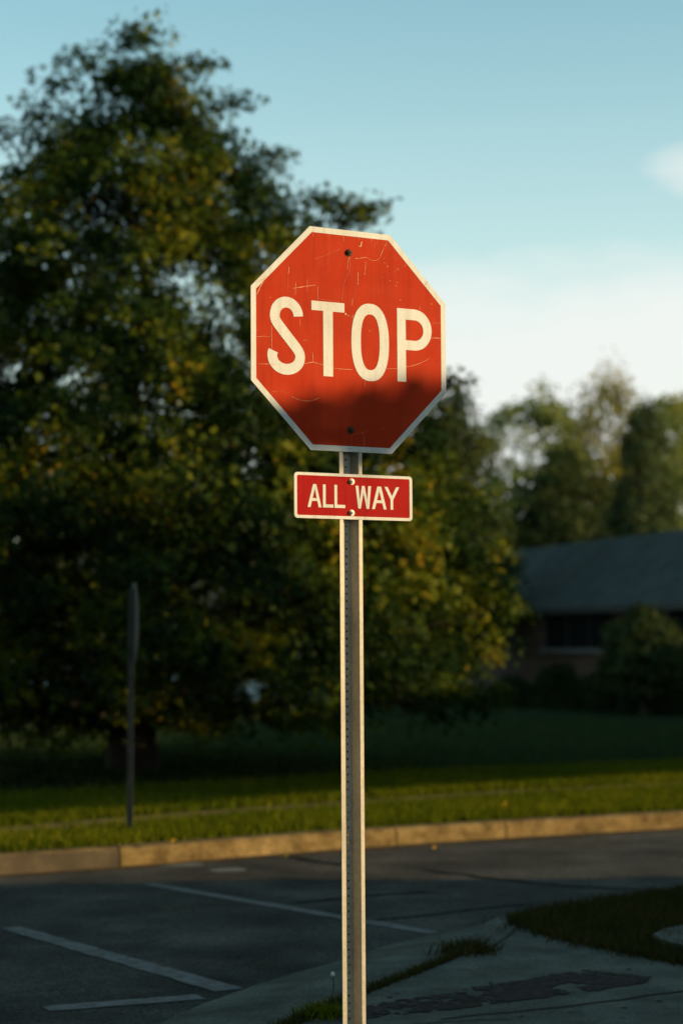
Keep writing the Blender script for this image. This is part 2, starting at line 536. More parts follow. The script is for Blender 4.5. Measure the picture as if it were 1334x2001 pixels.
# soil in the joint under the weeds
bm = bmesh.new()
for i in range(89):
    f = bm.faces.new([bm.verts.new(v) for v in ((*(J3[i][:2]), -.022), (*(J3[i + 1][:2]), -.022), (Jw[i + 1][0] + gap[i + 1][1] * .05, Jw[i + 1][1] - gap[i + 1][0] * .05, -.022),
                                               (Jw[i][0] + gap[i][1] * .05, Jw[i][1] - gap[i][0] * .05, -.022))])
bmesh.ops.remove_doubles(bm, verts=bm.verts[:], dist=1e-5)
tag(from_bm('joint_soil', bm, M['soil']), kind='structure')
# grass bank to the right
EG = smooth_line([on_z(x, y, -.02) for x, y in ((992, 1800), (1040, 1788), (1120, 1774), (1334, 1744), (1500, 1722), (2200, 1660))], 50, 3)
bm = bmesh.new()
slab(bm, [tuple(p) for p in EG] + [(p[0], p[1], -.004) for p in G3[::-1]], -.15, 0)
tag(from_bm('grass_bank', bm, M['soil']), kind='structure')

# the kerb's flared end, a low rounded ridge running into the walk
kr = smooth_line([on_z(x, y, .0) for x, y in ((982, 1802), (966, 1812), (948, 1826), (930, 1840), (914, 1850))], 24, 2)
bm = bmesh.new(); prev = None
kt_ = np.gradient(kr[:, :2], axis=0); kt_ /= np.linalg.norm(kt_, axis=1)[:, None]
for i in range(24):
    hgt = .036 * (1 - .55 * i / 23); w_ = .05 * (.5 + .5 * min(1, i / 5)) * (.75 + .25 * min(1, (23 - i) / 3))
    nn = np.array([-kt_[i][1], kt_[i][0]])
    rr_ = [bm.verts.new((*(kr[i][:2] + nn * a_ * w_), z_)) for a_, z_ in ((-1.2, -.02), (-.8, hgt * .8), (-.3, hgt), (.4, hgt), (.9, hgt * .75), (1.3, -.02))]
    if prev:
        for k in range(5): bm.faces.new((prev[k], prev[k + 1], rr_[k + 1], rr_[k]))
    else: bm.faces.new(rr_)
    prev = rr_
bm.faces.new(prev[::-1])
tag(from_bm('kerb_flare', bm, M['concrete'], smooth=False), kind='structure')

# painted crossing lines
def line_strip(name, p0, p1, w0, w1, z, mat, ragged=.012):
    p0 = np.array(on_z(*p0, z)); p1 = np.array(on_z(*p1, z))
    d = (p1 - p0)[:2]; ln = np.linalg.norm(d); d /= ln; n = np.array([-d[1], d[0]])
    bm = bmesh.new(); K = 60; ra = []; rb = []
    for i in range(K + 1):
        t = i / K; c = p0[:2] + d * ln * t; w = (w0 + (w1 - w0) * t) / 2
        j1 = ragged * mnoise.noise((t * ln * 9, 1.3, p0[0])); j2 = ragged * mnoise.noise((t * ln * 9, 8.3, p0[0]))
        ra.append(bm.verts.new((*(c + n * (w + j1)), z))); rb.append(bm.verts.new((*(c - n * (w + j2)), z)))
    for i in range(K):
        bm.faces.new((ra[i], rb[i], rb[i + 1], ra[i + 1]))
    return tag(from_bm(name, bm, mat), kind='structure')


PZ = RZ + .004
line_strip('crosswalk_line', (290, 1727), (848, 1823), .10, .10, PZ, M['paint'])
line_strip('crosswalk_line', (20, 1812), (448, 1934), .12, .14, PZ, M['paint'])
line_strip('stop_line', (90, 1971), (392, 1947), .12, .12, PZ, M['paint'])
# dark strips: filled cracks, and branch shadows painted onto the road
def crack_or_shadow(pts, w):
    p = smooth_line([on_z(x, y, PZ) for x, y in pts], 40, 2)
    t = np.gradient(p[:, :2], axis=0); t /= np.linalg.norm(t, axis=1)[:, None]
    bm = bmesh.new(); prev = None
    for i in range(40):
        ww = w * (.6 + .8 * abs(mnoise.noise((i * .4, w * 100, p[0][0])))) * min(1, i / 4, (39 - i) / 4)
        c = p[i][:2] + .03 * mnoise.noise((i * .35, 2.2, p[0][1]))
        a_ = bm.verts.new((c[0] - t[i][1] * ww, c[1] + t[i][0] * ww, PZ)); b_ = bm.verts.new((c[0] + t[i][1] * ww, c[1] - t[i][0] * ww, PZ))
        if prev: bm.faces.new((prev[0], prev[1], b_, a_))
        prev = (a_, b_)
    tag(from_bm('road_crack', bm, M['tar']), kind='structure')


crack_or_shadow([(560, 1765), (650, 1757), (740, 1747), (860, 1742)], .03)
crack_or_shadow([(560, 1672), (620, 1684), (700, 1692)], .04)  # a branch shadow, painted as a dark strip
crack_or_shadow([(820, 1698), (960, 1716), (1120, 1733), (1300, 1738)], .035)  # shadow of branches painted across the asphalt
crack_or_shadow([(700, 1800), (820, 1790), (960, 1772), (1060, 1765)], .02)
# worn pale patches of old paint by the far kerb
for k, (pts) in enumerate(([(300, 1690), (370, 1685), (410, 1688), (380, 1693), (320, 1694)], [(405, 1700), (450, 1695), (490, 1698), (470, 1703), (420, 1704)])):
    bm = bmesh.new(); f = poly(bm, [on_z(x, y, PZ) for x, y in smooth_line(pts + [pts[0]], 24, 3)[:-1]]); bmesh.ops.triangulate(bm, faces=[f])
    tag(from_bm('worn_paint', bm, M['paint']), kind='structure')
# dirt washed over the walk
bm = bmesh.new()
dpx = [(690, 1985), (760, 1958), (860, 1941), (960, 1925), (1060, 1908), (1130, 1898), (1180, 1905), (1245, 1911), (1235, 1921), (1150, 1935), (1060, 1947), (960, 1960), (860, 1972), (760, 1982), (700, 1992)]
dw = np.array([on_z(x, y, .004) for x, y in dpx])
dc = dw.mean(0)
fl_ = np.c_[rng.uniform(dw[:, 0].min() - .1, dw[:, 0].max() + .1, 60000), rng.uniform(dw[:, 1].min() - .1, dw[:, 1].max() + .1, 60000), np.full(60000, .004)]
big = dc + (dw - dc) * 1.10
inn = in_poly(fl_, dw); outr = in_poly(fl_, big)
nz_ = np.array([mnoise.noise((p[0] * 6, p[1] * 6, 2.2)) + .6 * mnoise.noise((p[0] * 17, p[1] * 17, 4.2)) for p in fl_])
pr_ = np.clip((nz_ + .45) / .9, 0, 1) * np.where(inn, 1.0, np.where(outr, .30, .002))
fl_ = fl_[rng.uniform(0, 1, len(fl_)) < pr_ * .55][:5200]
for j, p in enumerate(fl_):
    r_ = random.uniform(.004, .017); ph = random.uniform(0, 6.28)
    bm.faces.new([bm.verts.new((p[0] + r_ * random.uniform(.6, 1.4) * math.cos(ph + a_ * 1.047), p[1] + r_ * random.uniform(.6, 1.4) * math.sin(ph + a_ * 1.047), .003 + j * 2e-7)) for a_ in range(6)])
tag(from_bm('dirt_on_pavement', bm, M['dirt']), kind='stuff')
# score lines in the walk
def score(pts, w=.006):
    p = resample([on_z(x, y, .004) for x, y in pts], 30)
    p[:, 1] += [.02 * mnoise.noise((i * .5, p[0][0], 2)) for i in range(30)]
    bm = bmesh.new(); prev = None
    t = np.gradient(p[:, :2], axis=0); t /= np.linalg.norm(t, axis=1)[:, None]
    for i in range(30):
        a_ = bm.verts.new((p[i][0] - t[i][1] * w, p[i][1] + t[i][0] * w, .004)); b_ = bm.verts.new((p[i][0] + t[i][1] * w, p[i][1] - t[i][0] * w, .004))
        if prev: bm.faces.new((prev[0], prev[1], b_, a_))
        prev = (a_, b_)
    tag(from_bm('score_line', bm, M['dirt']), kind='structure')


score([(860, 1990), (1100, 1967), (1334, 1935), (1500, 1912)], .008)
score([(962, 1850), (1000, 1822), (1008, 1810)], .008)
score([(700, 2010), (860, 1996), (1000, 1990)], .006)

# slab set in the grass on the right
bm = bmesh.new()
slab(bm, smooth_line([on_z(x, y, .035) for x, y in ((1274, 1826), (1290, 1816), (1334, 1806), (1420, 1800), (1420, 1852), (1334, 1846), (1290, 1836), (1274, 1826))], 50, 2)[:-1].tolist(), -.02, .035)
tag(from_bm('concrete_slab', bm, M['concrete']), 'pale concrete slab set in the dark grass at the right edge', 'slab')

# ------------------------------------------------------------------ grass
def blades(name, pts, h, w, mat, lean=.5, kind='stuff', parent=None):
    n = len(pts)
    pts = np.asarray(pts, float)
    h = h * rng.uniform(.5, 1.25, n)
    a = rng.uniform(0, 2 * np.pi, n); b = rng.uniform(0, 2 * np.pi, n)
    wd = w * rng.uniform(.6, 1.3, n)
    side = np.stack([np.cos(a), np.sin(a), 0 * a], 1) * wd[:, None] / 2
    ln = np.stack([np.cos(b), np.sin(b), 0 * b], 1) * (h * lean * rng.uniform(.1, 1, n))[:, None]
    up = np.stack([0 * h, 0 * h, h], 1)
    v = np.stack([pts - side, pts + side, pts + up * .6 + ln * .35 + side * .7, pts + up * .6 + ln * .35 - side * .7, pts + up + ln], 1).reshape(-1, 3)
    k = np.arange(n)[:, None] * 5
    q = k + np.array([[0, 1, 2, 3]])
    t = k + np.array([[3, 2, 4, 4]])
    # quads only: the tip is a triangle stored as its own mesh face
    me = bpy.data.meshes.new(name)
    faces = [tuple(x) for x in q.tolist()] + [tuple(x[:3]) for x in t.tolist()]
    me.from_pydata(v.tolist(), [], faces)
    o = link(name, me, mat, parent)
    if kind: o['kind'] = kind
    return o


def clumpy(pts, scale, thr):
    return np.array([p for p in pts if mnoise.noise((p[0] * scale, p[1] * scale, 1.7)) > thr])


def along(d0, d1, dens, xr, rel=False):
    """random points between two offsets behind the far kerb, for world x in xr"""
    i0 = int(np.argmin(np.abs(kline[:, 0] - xr[0]))); i1 = int(np.argmin(np.abs(kline[:, 0] - xr[1])))
    L_ = np.linalg.norm(np.diff(kline[i0:i1], axis=0), axis=1).sum()
    n = int(L_ * (d1 - d0) * dens)
    t = rng.uniform(i0, i1, n); d = rng.uniform(d0, d1, n)
    i = t.astype(int); f = (t - i)[:, None]
    if rel: d = d + PO[i, 0]
    else: ok = d < PO[i, 0] + .03; i, d, f, t, n = i[ok], d[ok], f[ok], t[ok], int(ok.sum())
    p = kline[i] * (1 - f) + kline[i + 1] * f + knorm[i] * d[:, None]
    return np.c_[p, np.full(n, .02)]


blades('verge_grass', along(KW - .01, 2.6, 2600, (-5, 7)), .078, .009, M['blade'])
p = along(PW - .03, PW + 2.6, 1500, (-6, 8), True)
blades('lawn_grass', p, .075, .010, M['blade'])
p = along(PW + 2.4, PW + 15, 160, (-9, 12), True)
p = p[np.abs(p[:, 0]) < p[:, 1] * .2 + .5]
blades('lawn_grass', p, .075, .022, M['blade_lawn'])


bank = np.vstack([EG, G3[::-1]])
q_ = np.c_[rng.uniform(.7, 4.2, 150000), rng.uniform(7.5, 14, 150000), np.full(150000, -.012)]
q_ = q_[in_poly(q_, bank) & (q_[:, 0] < q_[:, 1] * .21)]
ge = np.array(G3)[rng.integers(0, 59, 2600)] + np.c_[rng.normal(0, .05, 2600), rng.normal(.02, .05, 2600), np.full(2600, -.004)]
blades('corner_grass', np.vstack([q_[:26000], ge[ge[:, 0] < ge[:, 1] * .21]]), .055, .007, M['blade_dry'], .9)
# weeds in the joint
jp = []
for i in range(20, 86):
    dens = int(np.interp(i, [20, 38, 50, 66, 74, 78, 86], [90, 110, 60, 120, 160, 40, 6]))
    for _ in range(dens):
        f = random.random(); s_ = random.uniform(-.01, gw[i] + .012)
        jp.append((J0[i][0] + gap[i][1] * s_ + gap[i][0] * .05 * f, J0[i][1] - gap[i][0] * s_ + gap[i][1] * .05 * f, -.022))
blades('joint_grass', np.array(jp), .045, .006, M['blade_dry'], 1.0)


def weed(loc, h, spread, n, label, mat, group=None):
    o = empty('weed', loc, label, 'weed', group)
    pts = np.c_[rng.normal(0, spread * .4, n), rng.normal(0, spread * .4, n), np.zeros(n)]
    b_ = blades('foliage', pts, h, .009, mat, 1.3, None, o)
    return o


w1 = on_z(915, 1866, -.015)
weed(w1, .065, .16, 380, 'dark spiky weed clump growing in the kerb joint beside the flare', M['blade_dry'])
w2 = on_z(628, 1992, -.015)
weed(w2, .058, .12, 380, 'low green grass tuft beside the foot of the stop sign post', M['blade'])
# dandelion going to seed
d0 = on_z(648, 1952, -.02)
o = empty('dandelion', d0, 'thin pale dandelion stalk with seed head left of the sign post', 'weed')
bm = bmesh.new(); tube(bm, [(0, 0, 0), (.008, 0, .05), (.004, 0, .095)], [.0022, .002, .0018], 6)
from_bm('stalk', bm, M['blade_dry'], o)
bm = bmesh.new(); bmesh.ops.create_icosphere(bm, subdivisions=2, radius=.009, matrix=Matrix.Translation((.004, 0, .10)))
for v in bm.verts: v.co += Vector((random.uniform(-1, 1), random.uniform(-1, 1), random.uniform(-1, 1))) * .002
from_bm('seed_head', bm, M['sign_white'], o)

# fallen leaves
LEAF2 = [(0, -.5), (.18, -.18), (.5, -.12), (.3, .1), (.34, .38), (.12, .3), (0, .6), (-.12, .3), (-.34, .38), (-.3, .1), (-.5, -.12), (-.18, -.18)]


def fallen(px, py, z, size, label, group):
    bm = bmesh.new()
    c = Vector(on_z(px, py, z)); rot = Matrix.Rotation(random.uniform(0, 6.28), 3, 'Z') @ Matrix.Rotation(random.uniform(.5, 1.0), 3, 'X')
    vs = [bm.verts.new(rot @ Vector((x * size, y * size, .25 * size * x * x))) for x, y in LEAF2]
    f = bm.faces.new(vs); bmesh.ops.triangulate(bm, faces=[f])
    o = from_bm('fallen_leaf', bm, M['fallen']); o.location = c
    tag(o, label, 'leaf', group)


for px, py in ((968, 1527), (985, 1571), (1105, 1566), (405, 1600), (338, 1643), (115, 1628)):
    fallen(px, py, .075, .05, 'small yellow fallen leaf lying on the sunlit grass behind the far kerb', 'fallen leaves on the verge')
for px, py in ((560, 1668), (848, 1652)):
    fallen(px, py + 4, RZ + .02, .035, 'small brown fallen leaf lying in the gutter below the far kerb', 'fallen leaves in the gutter')

# ------------------------------------------------------------------ the stop sign
def octagon(a, rad=0.0):
    b = a * math.tan(math.pi / 8)
    return [(-b, a), (b, a), (a, b), (a, -b), (b, -a), (-b, -a), (-a, -b), (-a, b)]


def plate(bm, outline, y0, y1, mi_front=0, mi_rest=0):
    fr = [bm.verts.new((u, y0, v)) for u, v in outline]; bk = [bm.verts.new((u, y1, v)) for u, v in outline]
    f = bm.faces.new(fr); f.material_index = mi_front
    g_ = bm.faces.new(bk[::-1]); g_.material_index = mi_rest
    n = len(fr)
    for i in range(n):
        h_ = bm.faces.new((fr[i], bk[i], bk[(i + 1) % n], fr[(i + 1) % n])); h_.material_index = mi_rest


def ring_sheet(bm, outer, inner, y):
    a_ = [bm.verts.new((u, y, v)) for u, v in outer]; b_ = [bm.verts.new((u, y, v)) for u, v in inner]
    n = len(a_)
    for i in range(n):
        bm.faces.new((a_[i], a_[(i + 1) % n], b_[(i + 1) % n], b_[i]))


def ribbon(bm, pts, w, y, mi=0):
    p = np.array(pts, float)
    t = np.gradient(p, axis=0); t /= np.linalg.norm(t, axis=1)[:, None] + 1e-12
    n = np.stack([-t[:, 1], t[:, 0]], 1)
    w = np.broadcast_to(np.asarray(w, float), (len(p),))
    a_ = [bm.verts.new((q[0], y, q[1])) for q in p + n * w[:, None] / 2]; b_ = [bm.verts.new((q[0], y, q[1])) for q in p - n * w[:, None] / 2]
    for i in range(len(p) - 1):
        bm.faces.new((a_[i], a_[i + 1], b_[i + 1], b_[i])).material_index = mi


def letter_poly(bm, pts, y):
    f = bm.faces.new([bm.verts.new((u, y, v)) for u, v in pts])
    bmesh.ops.triangulate(bm, faces=[f])


def ell(cx, cy, rx, ry, a0, a1, n):
    return [(cx + rx * math.cos(R(a0 + (a1 - a0) * i / n)), cy + ry * math.sin(R(a0 + (a1 - a0) * i / n))) for i in range(n + 1)]


def sup(cx, cy, rx, ry, e, n=48):
    out_ = []
    for i in range(n):
        a_ = 2 * math.pi * i / n; c, s = math.cos(a_), math.sin(a_)
        out_.append((cx + rx * math.copysign(abs(c) ** (2 / e), c), cy + ry * math.copysign(abs(s) ** (2 / e), s)))
    return out_


def fix_face(bm):
    """everything in the plane faces the viewer (-y)"""
    for f in bm.faces:
        f.normal_update()
        if f.normal.y > 0: f.normal_flip()


def no_recalc(name, bm, mats, parent):
    fix_face(bm)
    me = bpy.data.meshes.new(name); bm.to_mesh(me); bm.free()
    return link(name, me, mats, parent)


def u_post(parent, z0, z1, mat, half=.0440, depth=.034, web=.017, fl=.0140, th=.0032, holes=True):
    """hat-section channel with a row of punched holes in its web, flanges in front (y = 0)"""
    bm = bmesh.new()
    xs = [(-half, 0), (-half + fl, 0), (-web, depth), (web, depth), (half - fl, 0), (half, 0)]
    def strip(p, q, za, zb, thick=True):
        d = Vector((q[0] - p[0], q[1] - p[1])); n = Vector((-d.y, d.x)).normalized() * th
        c = [(p[0], p[1]), (q[0], q[1]), (q[0] + n.x, q[1] + n.y), (p[0] + n.x, p[1] + n.y)]
        lo = [bm.verts.new((x, y, za)) for x, y in c]; hi = [bm.verts.new((x, y, zb)) for x, y in c]
        bm.faces.new(hi); bm.faces.new(lo[::-1])
        for i in range(4): bm.faces.new((lo[i], lo[(i + 1) % 4], hi[(i + 1) % 4], hi[i]))
    for a_, b_ in ((xs[0], xs[1]), (xs[1], xs[2]), (xs[3], xs[4]), (xs[4], xs[5])):
        strip(a_, b_, z0, z1)
    # web in one-inch cells, each with an octagonal hole
    step = .0254; n = int((z1 - z0) / step); hr = .0042
    for i in range(n):
        zc = z0 + (i + .5) * step
        outer = [(-web, zc - step / 2), (0, zc - step / 2), (web, zc - step / 2), (web, zc), (web, zc + step / 2), (0, zc + step / 2), (-web, zc + step / 2), (-web, zc)]
        inner = [(hr * math.cos(R(225 + 45 * k)), zc + hr * math.sin(R(225 + 45 * k))) for k in range(8)]
        for y in (depth, depth + th):
            a_ = [bm.verts.new((u, y, v)) for u, v in outer]; b_ = [bm.verts.new((u, y, v)) for u, v in inner]
            for k in range(8):
                bm.faces.new((a_[k], a_[(k + 1) % 8], b_[(k + 1) % 8], b_[k]))
    return from_bm('post', bm, mat, parent)


LETTER_S = None
def stop_letters(bm, y):
    w = .0365
    # S
    p = ell(-.2475, .0665, .0447, .0470, 2, 208, 26)
    q = ell(-.2490, -.0690, .0527, .0447, 30, -201, 30)
    mid = [tuple(np.array(p[-1]) * (1 - t) + np.array(q[0]) * t) for t in (.2, .4, .6, .8)]
    line = np.array(p + mid + q)
    for _ in range(2):
        l2 = line.copy(); l2[1:-1] = .25 * line[:-2] + .5 * line[1:-1] + .25 * line[2:]; l2[:20] = line[:20]; l2[-24:] = line[-24:]; line = l2
    ribbon(bm, line, w, y)
    # T
    letter_poly(bm, [(-.153, .127), (-.0253, .127), (-.0253, .0950), (-.0705, .0950), (-.108, .0950), (-.153, .0950)], y)
    letter_poly(bm, [(-.108, .0950), (-.0705, .0950), (-.0705, -.1275), (-.108, -.1275)], y)
    # O
    ring_sheet(bm, sup(.0755, 0, .0742, .1340, 2.35), sup(.0755, .0005, .0372, .0965, 2.45), y)
    # P
    bowl_o = [(.2530, .128)] + ell(.2535, .0560, .0695, .0718, 88, -88, 24) + [(.2530, -.0160)]
    bowl_i = [(.2530, .0900)] + ell(.2535, .0540, .0355, .0360, 88, -88, 24) + [(.2530, .0180)]
    a_ = [bm.verts.new((u, y, v)) for u, v in bowl_o]; b_ = [bm.verts.new((u, y, v)) for u, v in bowl_i]
    for i in range(len(a_) - 1): bm.faces.new((a_[i], a_[i + 1], b_[i + 1], b_[i]))
    letter_poly(bm, [(.2178, .128), (.2530, .128), (.2530, .0900), (.2178, .0900)], y)
    letter_poly(bm, [(.2178, .0180), (.2530, .0180), (.2530, -.0160), (.2178, -.0160)], y)
    letter_poly(bm, [(.1830, .128), (.2178, .128), (.2178, -.1278), (.1830, -.1278)], y)


def way_letters(bm, y, word):
    T_, B_ = -.4953, -.5730
    def A(x0, xa, xb, x1):
        w = .0112
        letter_poly(bm, [(xa, T_), ((xa + xb) / 2, T_), ((xa + xb) / 2, T_ - .016), (x0 + w, B_), (x0, B_)], y)
        letter_poly(bm, [((xa + xb) / 2, T_), (xb, T_), (x1, B_), (x1 - w, B_), ((xa + xb) / 2, T_ - .016)], y)
        def at(v, side):   # inner edge of the leg at height v
            t = (T_ - .016 - v) / (T_ - .016 - B_)
            c = (xa + xb) / 2
            return c + ((x0 + w) - c) * t if side < 0 else c + ((x1 - w) - c) * t
        v0, v1 = -.5425, -.5520
        letter_poly(bm, [(at(v0, -1), v0), (at(v0, 1), v0), (at(v1, 1), v1), (at(v1, -1), v1)], y)
    if word == 'ALL': A(-.1712, -.1500, -.1378, -.1180)
    for x0, x1 in ((-.1125, -.0727), (-.0684, -.0271)) if word == 'ALL' else ():
        letter_poly(bm, [(x0, T_), (x0 + .0106, T_), (x0 + .0106, -.5623), (x1, -.5623), (x1, B_), (x0, B_)], y)
    if word == 'ALL': return
    # W
    letter_poly(bm, [(.0135, T_), (.0250, T_), (.0300, -.545), (.0338, B_), (.0238, B_)], y)
    letter_poly(bm, [(.0338, B_), (.0300, -.545), (.0385, T_), (.0440, T_), (.0440, -.517)], y)
    letter_poly(bm, [(.0440, T_), (.0492, T_), (.0596, -.545), (.0562, B_), (.0440, -.517)], y)
    letter_poly(bm, [(.0562, B_), (.0596, -.545), (.0630, T_), (.0745, T_), (.0663, B_)], y)
    A(.0775, .0988, .1140, .1352)
    # Y
    letter_poly(bm, [(.1272, T_), (.1398, T_), (.1565, -.527), (.1565, -.5395), (.1512, -.5395)], y)
    letter_poly(bm, [(.1740, T_), (.1862, T_), (.1616, -.5395), (.1565, -.5395), (.1565, -.527)], y)
    letter_poly(bm, [(.1512, -.5395), (.1616, -.5395), (.1616, B_), (.1512, B_)], y)


def rrect(x0, x1, z0, z1, r, n=6):
    o_ = []
    for cx, cz, a0 in ((x1 - r, z1 - r, 0), (x0 + r, z1 - r, 90), (x0 + r, z0 + r, 180), (x1 - r, z0 + r, 270)):
        o_ += [(cx + r * math.cos(R(a0 + 90 * k / n)), cz + r * math.sin(R(a0 + 90 * k / n))) for k in range(n + 1)]
    return o_


def bolt(parent, u, v, y, mat, r=.0095, h=.006, washer=True):
    bm = bmesh.new()
    M0 = Matrix.Translation((u, y, v)) @ Matrix.Rotation(R(90), 4, 'X')
    if washer:
        bmesh.ops.create_cone(bm, cap_ends=True, segments=20, radius1=r * 1.35, radius2=r * 1.25, depth=.0022, matrix=M0 @ Matrix.Translation((0, 0, .0011)))
    bmesh.ops.create_cone(bm, cap_ends=True, segments=6, radius1=r, radius2=r * .9, depth=h, matrix=M0 @ Matrix.Translation((0, 0, .0022 + h / 2)) @ Matrix.Rotation(.3, 4, 'Z'))
    bmesh.ops.create_cone(bm, cap_ends=True, segments=10, radius1=r * .42, radius2=r * .36, depth=h * .8, matrix=M0 @ Matrix.Translation((0, 0, .0022 + h + h * .4)))
    return from_bm('bolt', bm, mat, parent)


def empty_mesh(name, parent):
    return link(name, bpy.data.meshes.new(name), [], parent)


YAW, LEAN = R(29.16), -.0062
Rm = Matrix.Rotation(LEAN, 4, 'Y') @ Matrix.Rotation(YAW, 4, 'Z')
SC = Vector((.0323, 6.5818, 2.4548))
SH = 2.4548                                   # height of the octagon's centre above the foot
foot = SC - (Rm @ Vector((0, 0, SH)))
stop = empty('stop_sign', (0, 0, 0), 'scratched red octagonal STOP sign with ALL WAY plate on a galvanised steel post', 'stop sign')
stop.matrix_world = Matrix.Translation(foot) @ Rm
Z0 = SH


def shift(o):            # sign drawings use the octagon's centre as origin
    o.location.z += Z0
    return o


post = u_post(stop, -.35, SH + .36, M['galv']); post.location = (-.0022, .0028, 0)
bm = bmesh.new(); plate(bm, octagon(.381), 0, .0022, 0, 1)
Y1 = -.0004
def sc(pts, w=.0013, faint=False):
    w *= .8
    p = smooth_line(pts, max(6, len(pts) * 5), 2) if len(pts) > 2 else resample(pts, 6)
    ww = w * (.45 + .8 * np.array([abs(mnoise.noise((x * 60, z * 60, w * 1000))) * 1.6 for x, z in p]))
    ribbon(bm2, p, ww, -.0012, 1 if faint else 0)
panel_bm = bm
panel = shift(empty_mesh('sign_panel', stop))
bm = bmesh.new(); ring_sheet(bm, octagon(.3808), octagon(.3615), -.0005)
border = no_recalc('border', bm, M['sign_white'], panel)
bm = bmesh.new(); stop_letters(bm, -.0008)
no_recalc('lettering', bm, M['sign_white'], panel)
# scratches and flakes, traced one by one
bm2 = bmesh.new()
sc([(-.355, -.1021), (-.3092, -.1001), (-.285, -.1005)], .0016)
sc([(-.1817, -.0908), (-.165, -.086), (-.1488, -.0824), (-.13, -.086), (-.1052, -.091)], .0018)
sc([(-.0705, -.0975), (-.0399, -.0999), (0.005, -.098)], .0016)
sc([(.1387, -.0874), (.165, -.085), (.182, -.083)], .0016)
sc([(.2180, -.0755), (.245, -.070), (.2721, -.06), (.296, -.049), (.3131, -.0385)], .0016)
sc([(-.1492, -.0495), (-.1488, -.0824)], .002)
sc([(-.3096, -.1943), (-.2808, -.1875), (-.2491, -.1924)], .0014, True)
sc([(-.2271, -.2051), (-.1999, -.2154), (-.159, -.2168), (-.1236, -.2018)], .0016)
sc([(.0531, -.1345), (.0529, -.1548)], .0016)
sc([(-.3042, .0300), (-.3042, -.0111), (-.3032, -.0523)], .0022)
sc([(-.1871, -.0105), (-.1695, -.0102)], .0014)
sc([(.3202, .0312), (.335, .0345), (.3605, .0344)], .0018)
sc([(-.36, -.012), (-.335, -.008), (-.309, -.007)], .0016)
sc([(-.001, -.318), (-.0011, -.3576)], .0016, True)
sc([(.0004, -.3219), (.0426, -.3125), (.0668, -.3045)], .0013, True)
sc([(.0485, -.3185), (.0483, -.3527)], .0012)
sc([(-.1395, .2702), (-.1118, .28), (-.079, .2956), (-.0427, .3127)], .0015, True)
sc([(-.0042, .2901), (-.0116, .2703), (-.0118, .2441)], .0020)
sc([(-.0032, .2901), (-.0030, .26), (-.0040, .2419)], .0020, True)
sc([(-.0052, .2417), (-.0203, .2142), (-.0321, .1811), (-.0339, .1577), (-.036, .130)], .0017, True)
sc([(-.004, .2417), (.003, .225)], .0014, True)
sc([(-.238, .231), (-.2388, .2152), (-.2414, .2092)], .0019)
sc([(-.2400, .26), (-.2414, .2092), (-.2442, .1431)], .0011, True)
sc([(-.2224, .1627), (-.2, .167), (-.1773, .1731), (-.1368, .1809)], .0021)
sc([(-.1675, .1984), (-.1693, .1551)], .0012)
sc([(-.2126, .183), (-.2145, .1398)], .0018)
sc([(-.1287, .1758), (-.1289, .1325)], .0018)
sc([(-.0785, .3602), (-.083, .31), (-.089, .2575)], .0010, True)
sc([(-.3225, .1964), (-.3415, .1662), (-.3596, .1292)], .0042)
sc([(-.352, .176), (-.345, .180), (-.330, .187)], .0032)
sc([(-.1257, .1342), (-.08, .1321), (-.044, .1307)], .0016, True)
sc([(-.1972, .0610), (-.1967, .0366)], .0015)
sc([(.0206, .286), (.0406, .2896), (.064, .2947)], .0018)
sc([(.064, .2947), (.0773, .2871), (.0907, .284), (.1076, .2899), (.1144, .295), (.125, .318), (.1385, .3474)], .0017)
sc([(.0409, .3292), (.0425, .338), (.0444, .3472)], .0042)
sc([(.0588, .2781), (.0575, .257), (.0552, .2353)], .0020)
sc([(.0285, .2388), (.0272, .1977)], .0018)
sc([(.0272, .1977), (.018, .17), (.0062, .1434)], .0008, True)
sc([(.0062, .1434), (.0053, .1201)], .0017)
sc([(.0064, .091), (.0063, .0765)], .0024)
sc([(.1568, .3033), (.18, .303), (.1993, .3013)], .0012, True)
sc([(.2749, .1416), (.2758, .1290)], .0022)
sc([(.1716, .2544), (.195, .263), (.2162, .2791)], .0010, True)
sc([(.1453, .3436), (.1587, .3271)], .0012, True)
sc([(.3250, .0865), (.3609, .0873)], .0012)
sc([(.098, .3509), (.0894, .3294)], .0016, True)
sc([(.085, .349), (.078, .330)], .0010, True)
sc([(.2780, .20), (.31, .232)], .0008, True)
for k in range(16):
    u = -.14 + k * .019 + random.uniform(-.006, .006)
    sc([(u, .361), (u + .001, .361 - random.uniform(.006, .022))], .0012, k % 3 != 0)
def flake(u, v, r, mi=0):
    n = 7; ph = random.uniform(0, 6)
    f = bm2.faces.new([bm2.verts.new((u + r * random.uniform(.6, 1.2) * math.cos(ph + 6.283 * k / n), -.0012, v + r * random.uniform(.6, 1.3) * math.sin(ph + 6.283 * k / n))) for k in range(n)])
    f.material_index = mi
for u, v, r in ((-.0207, .0904, .0042), (.0216, .2861, .0026), (.1339, .2811, .0017), (.1463, .2699, .0023), (.188, .2647, .0017), (.156, .2211, .002), (.1849, .2171, .0017), (.1807, .2055, .0019),
                (.1972, .1576, .002), (.3234, .153, .002), (.0359, .3302, .0025), (.0726, .04, .0018), (.0272, .2006, .0024), (-.238, .231, .0022), (-.0105, .087, .0018), (-.006, .084, .0016), (-.2271, -.2051, .002),
                (-.1488, -.0824, .0022), (.2162, .2791, .0016), (.13, .2945, .0014), (-.2126, .1745, .002), (-.308, .125, .0016), (.0552, .2353, .002), (.0483, -.3527, .0018), (.118, -.296, .0014), (.128, -.295, .0014), (.0426, -.313, .0016)):
    flake(u, v, r)
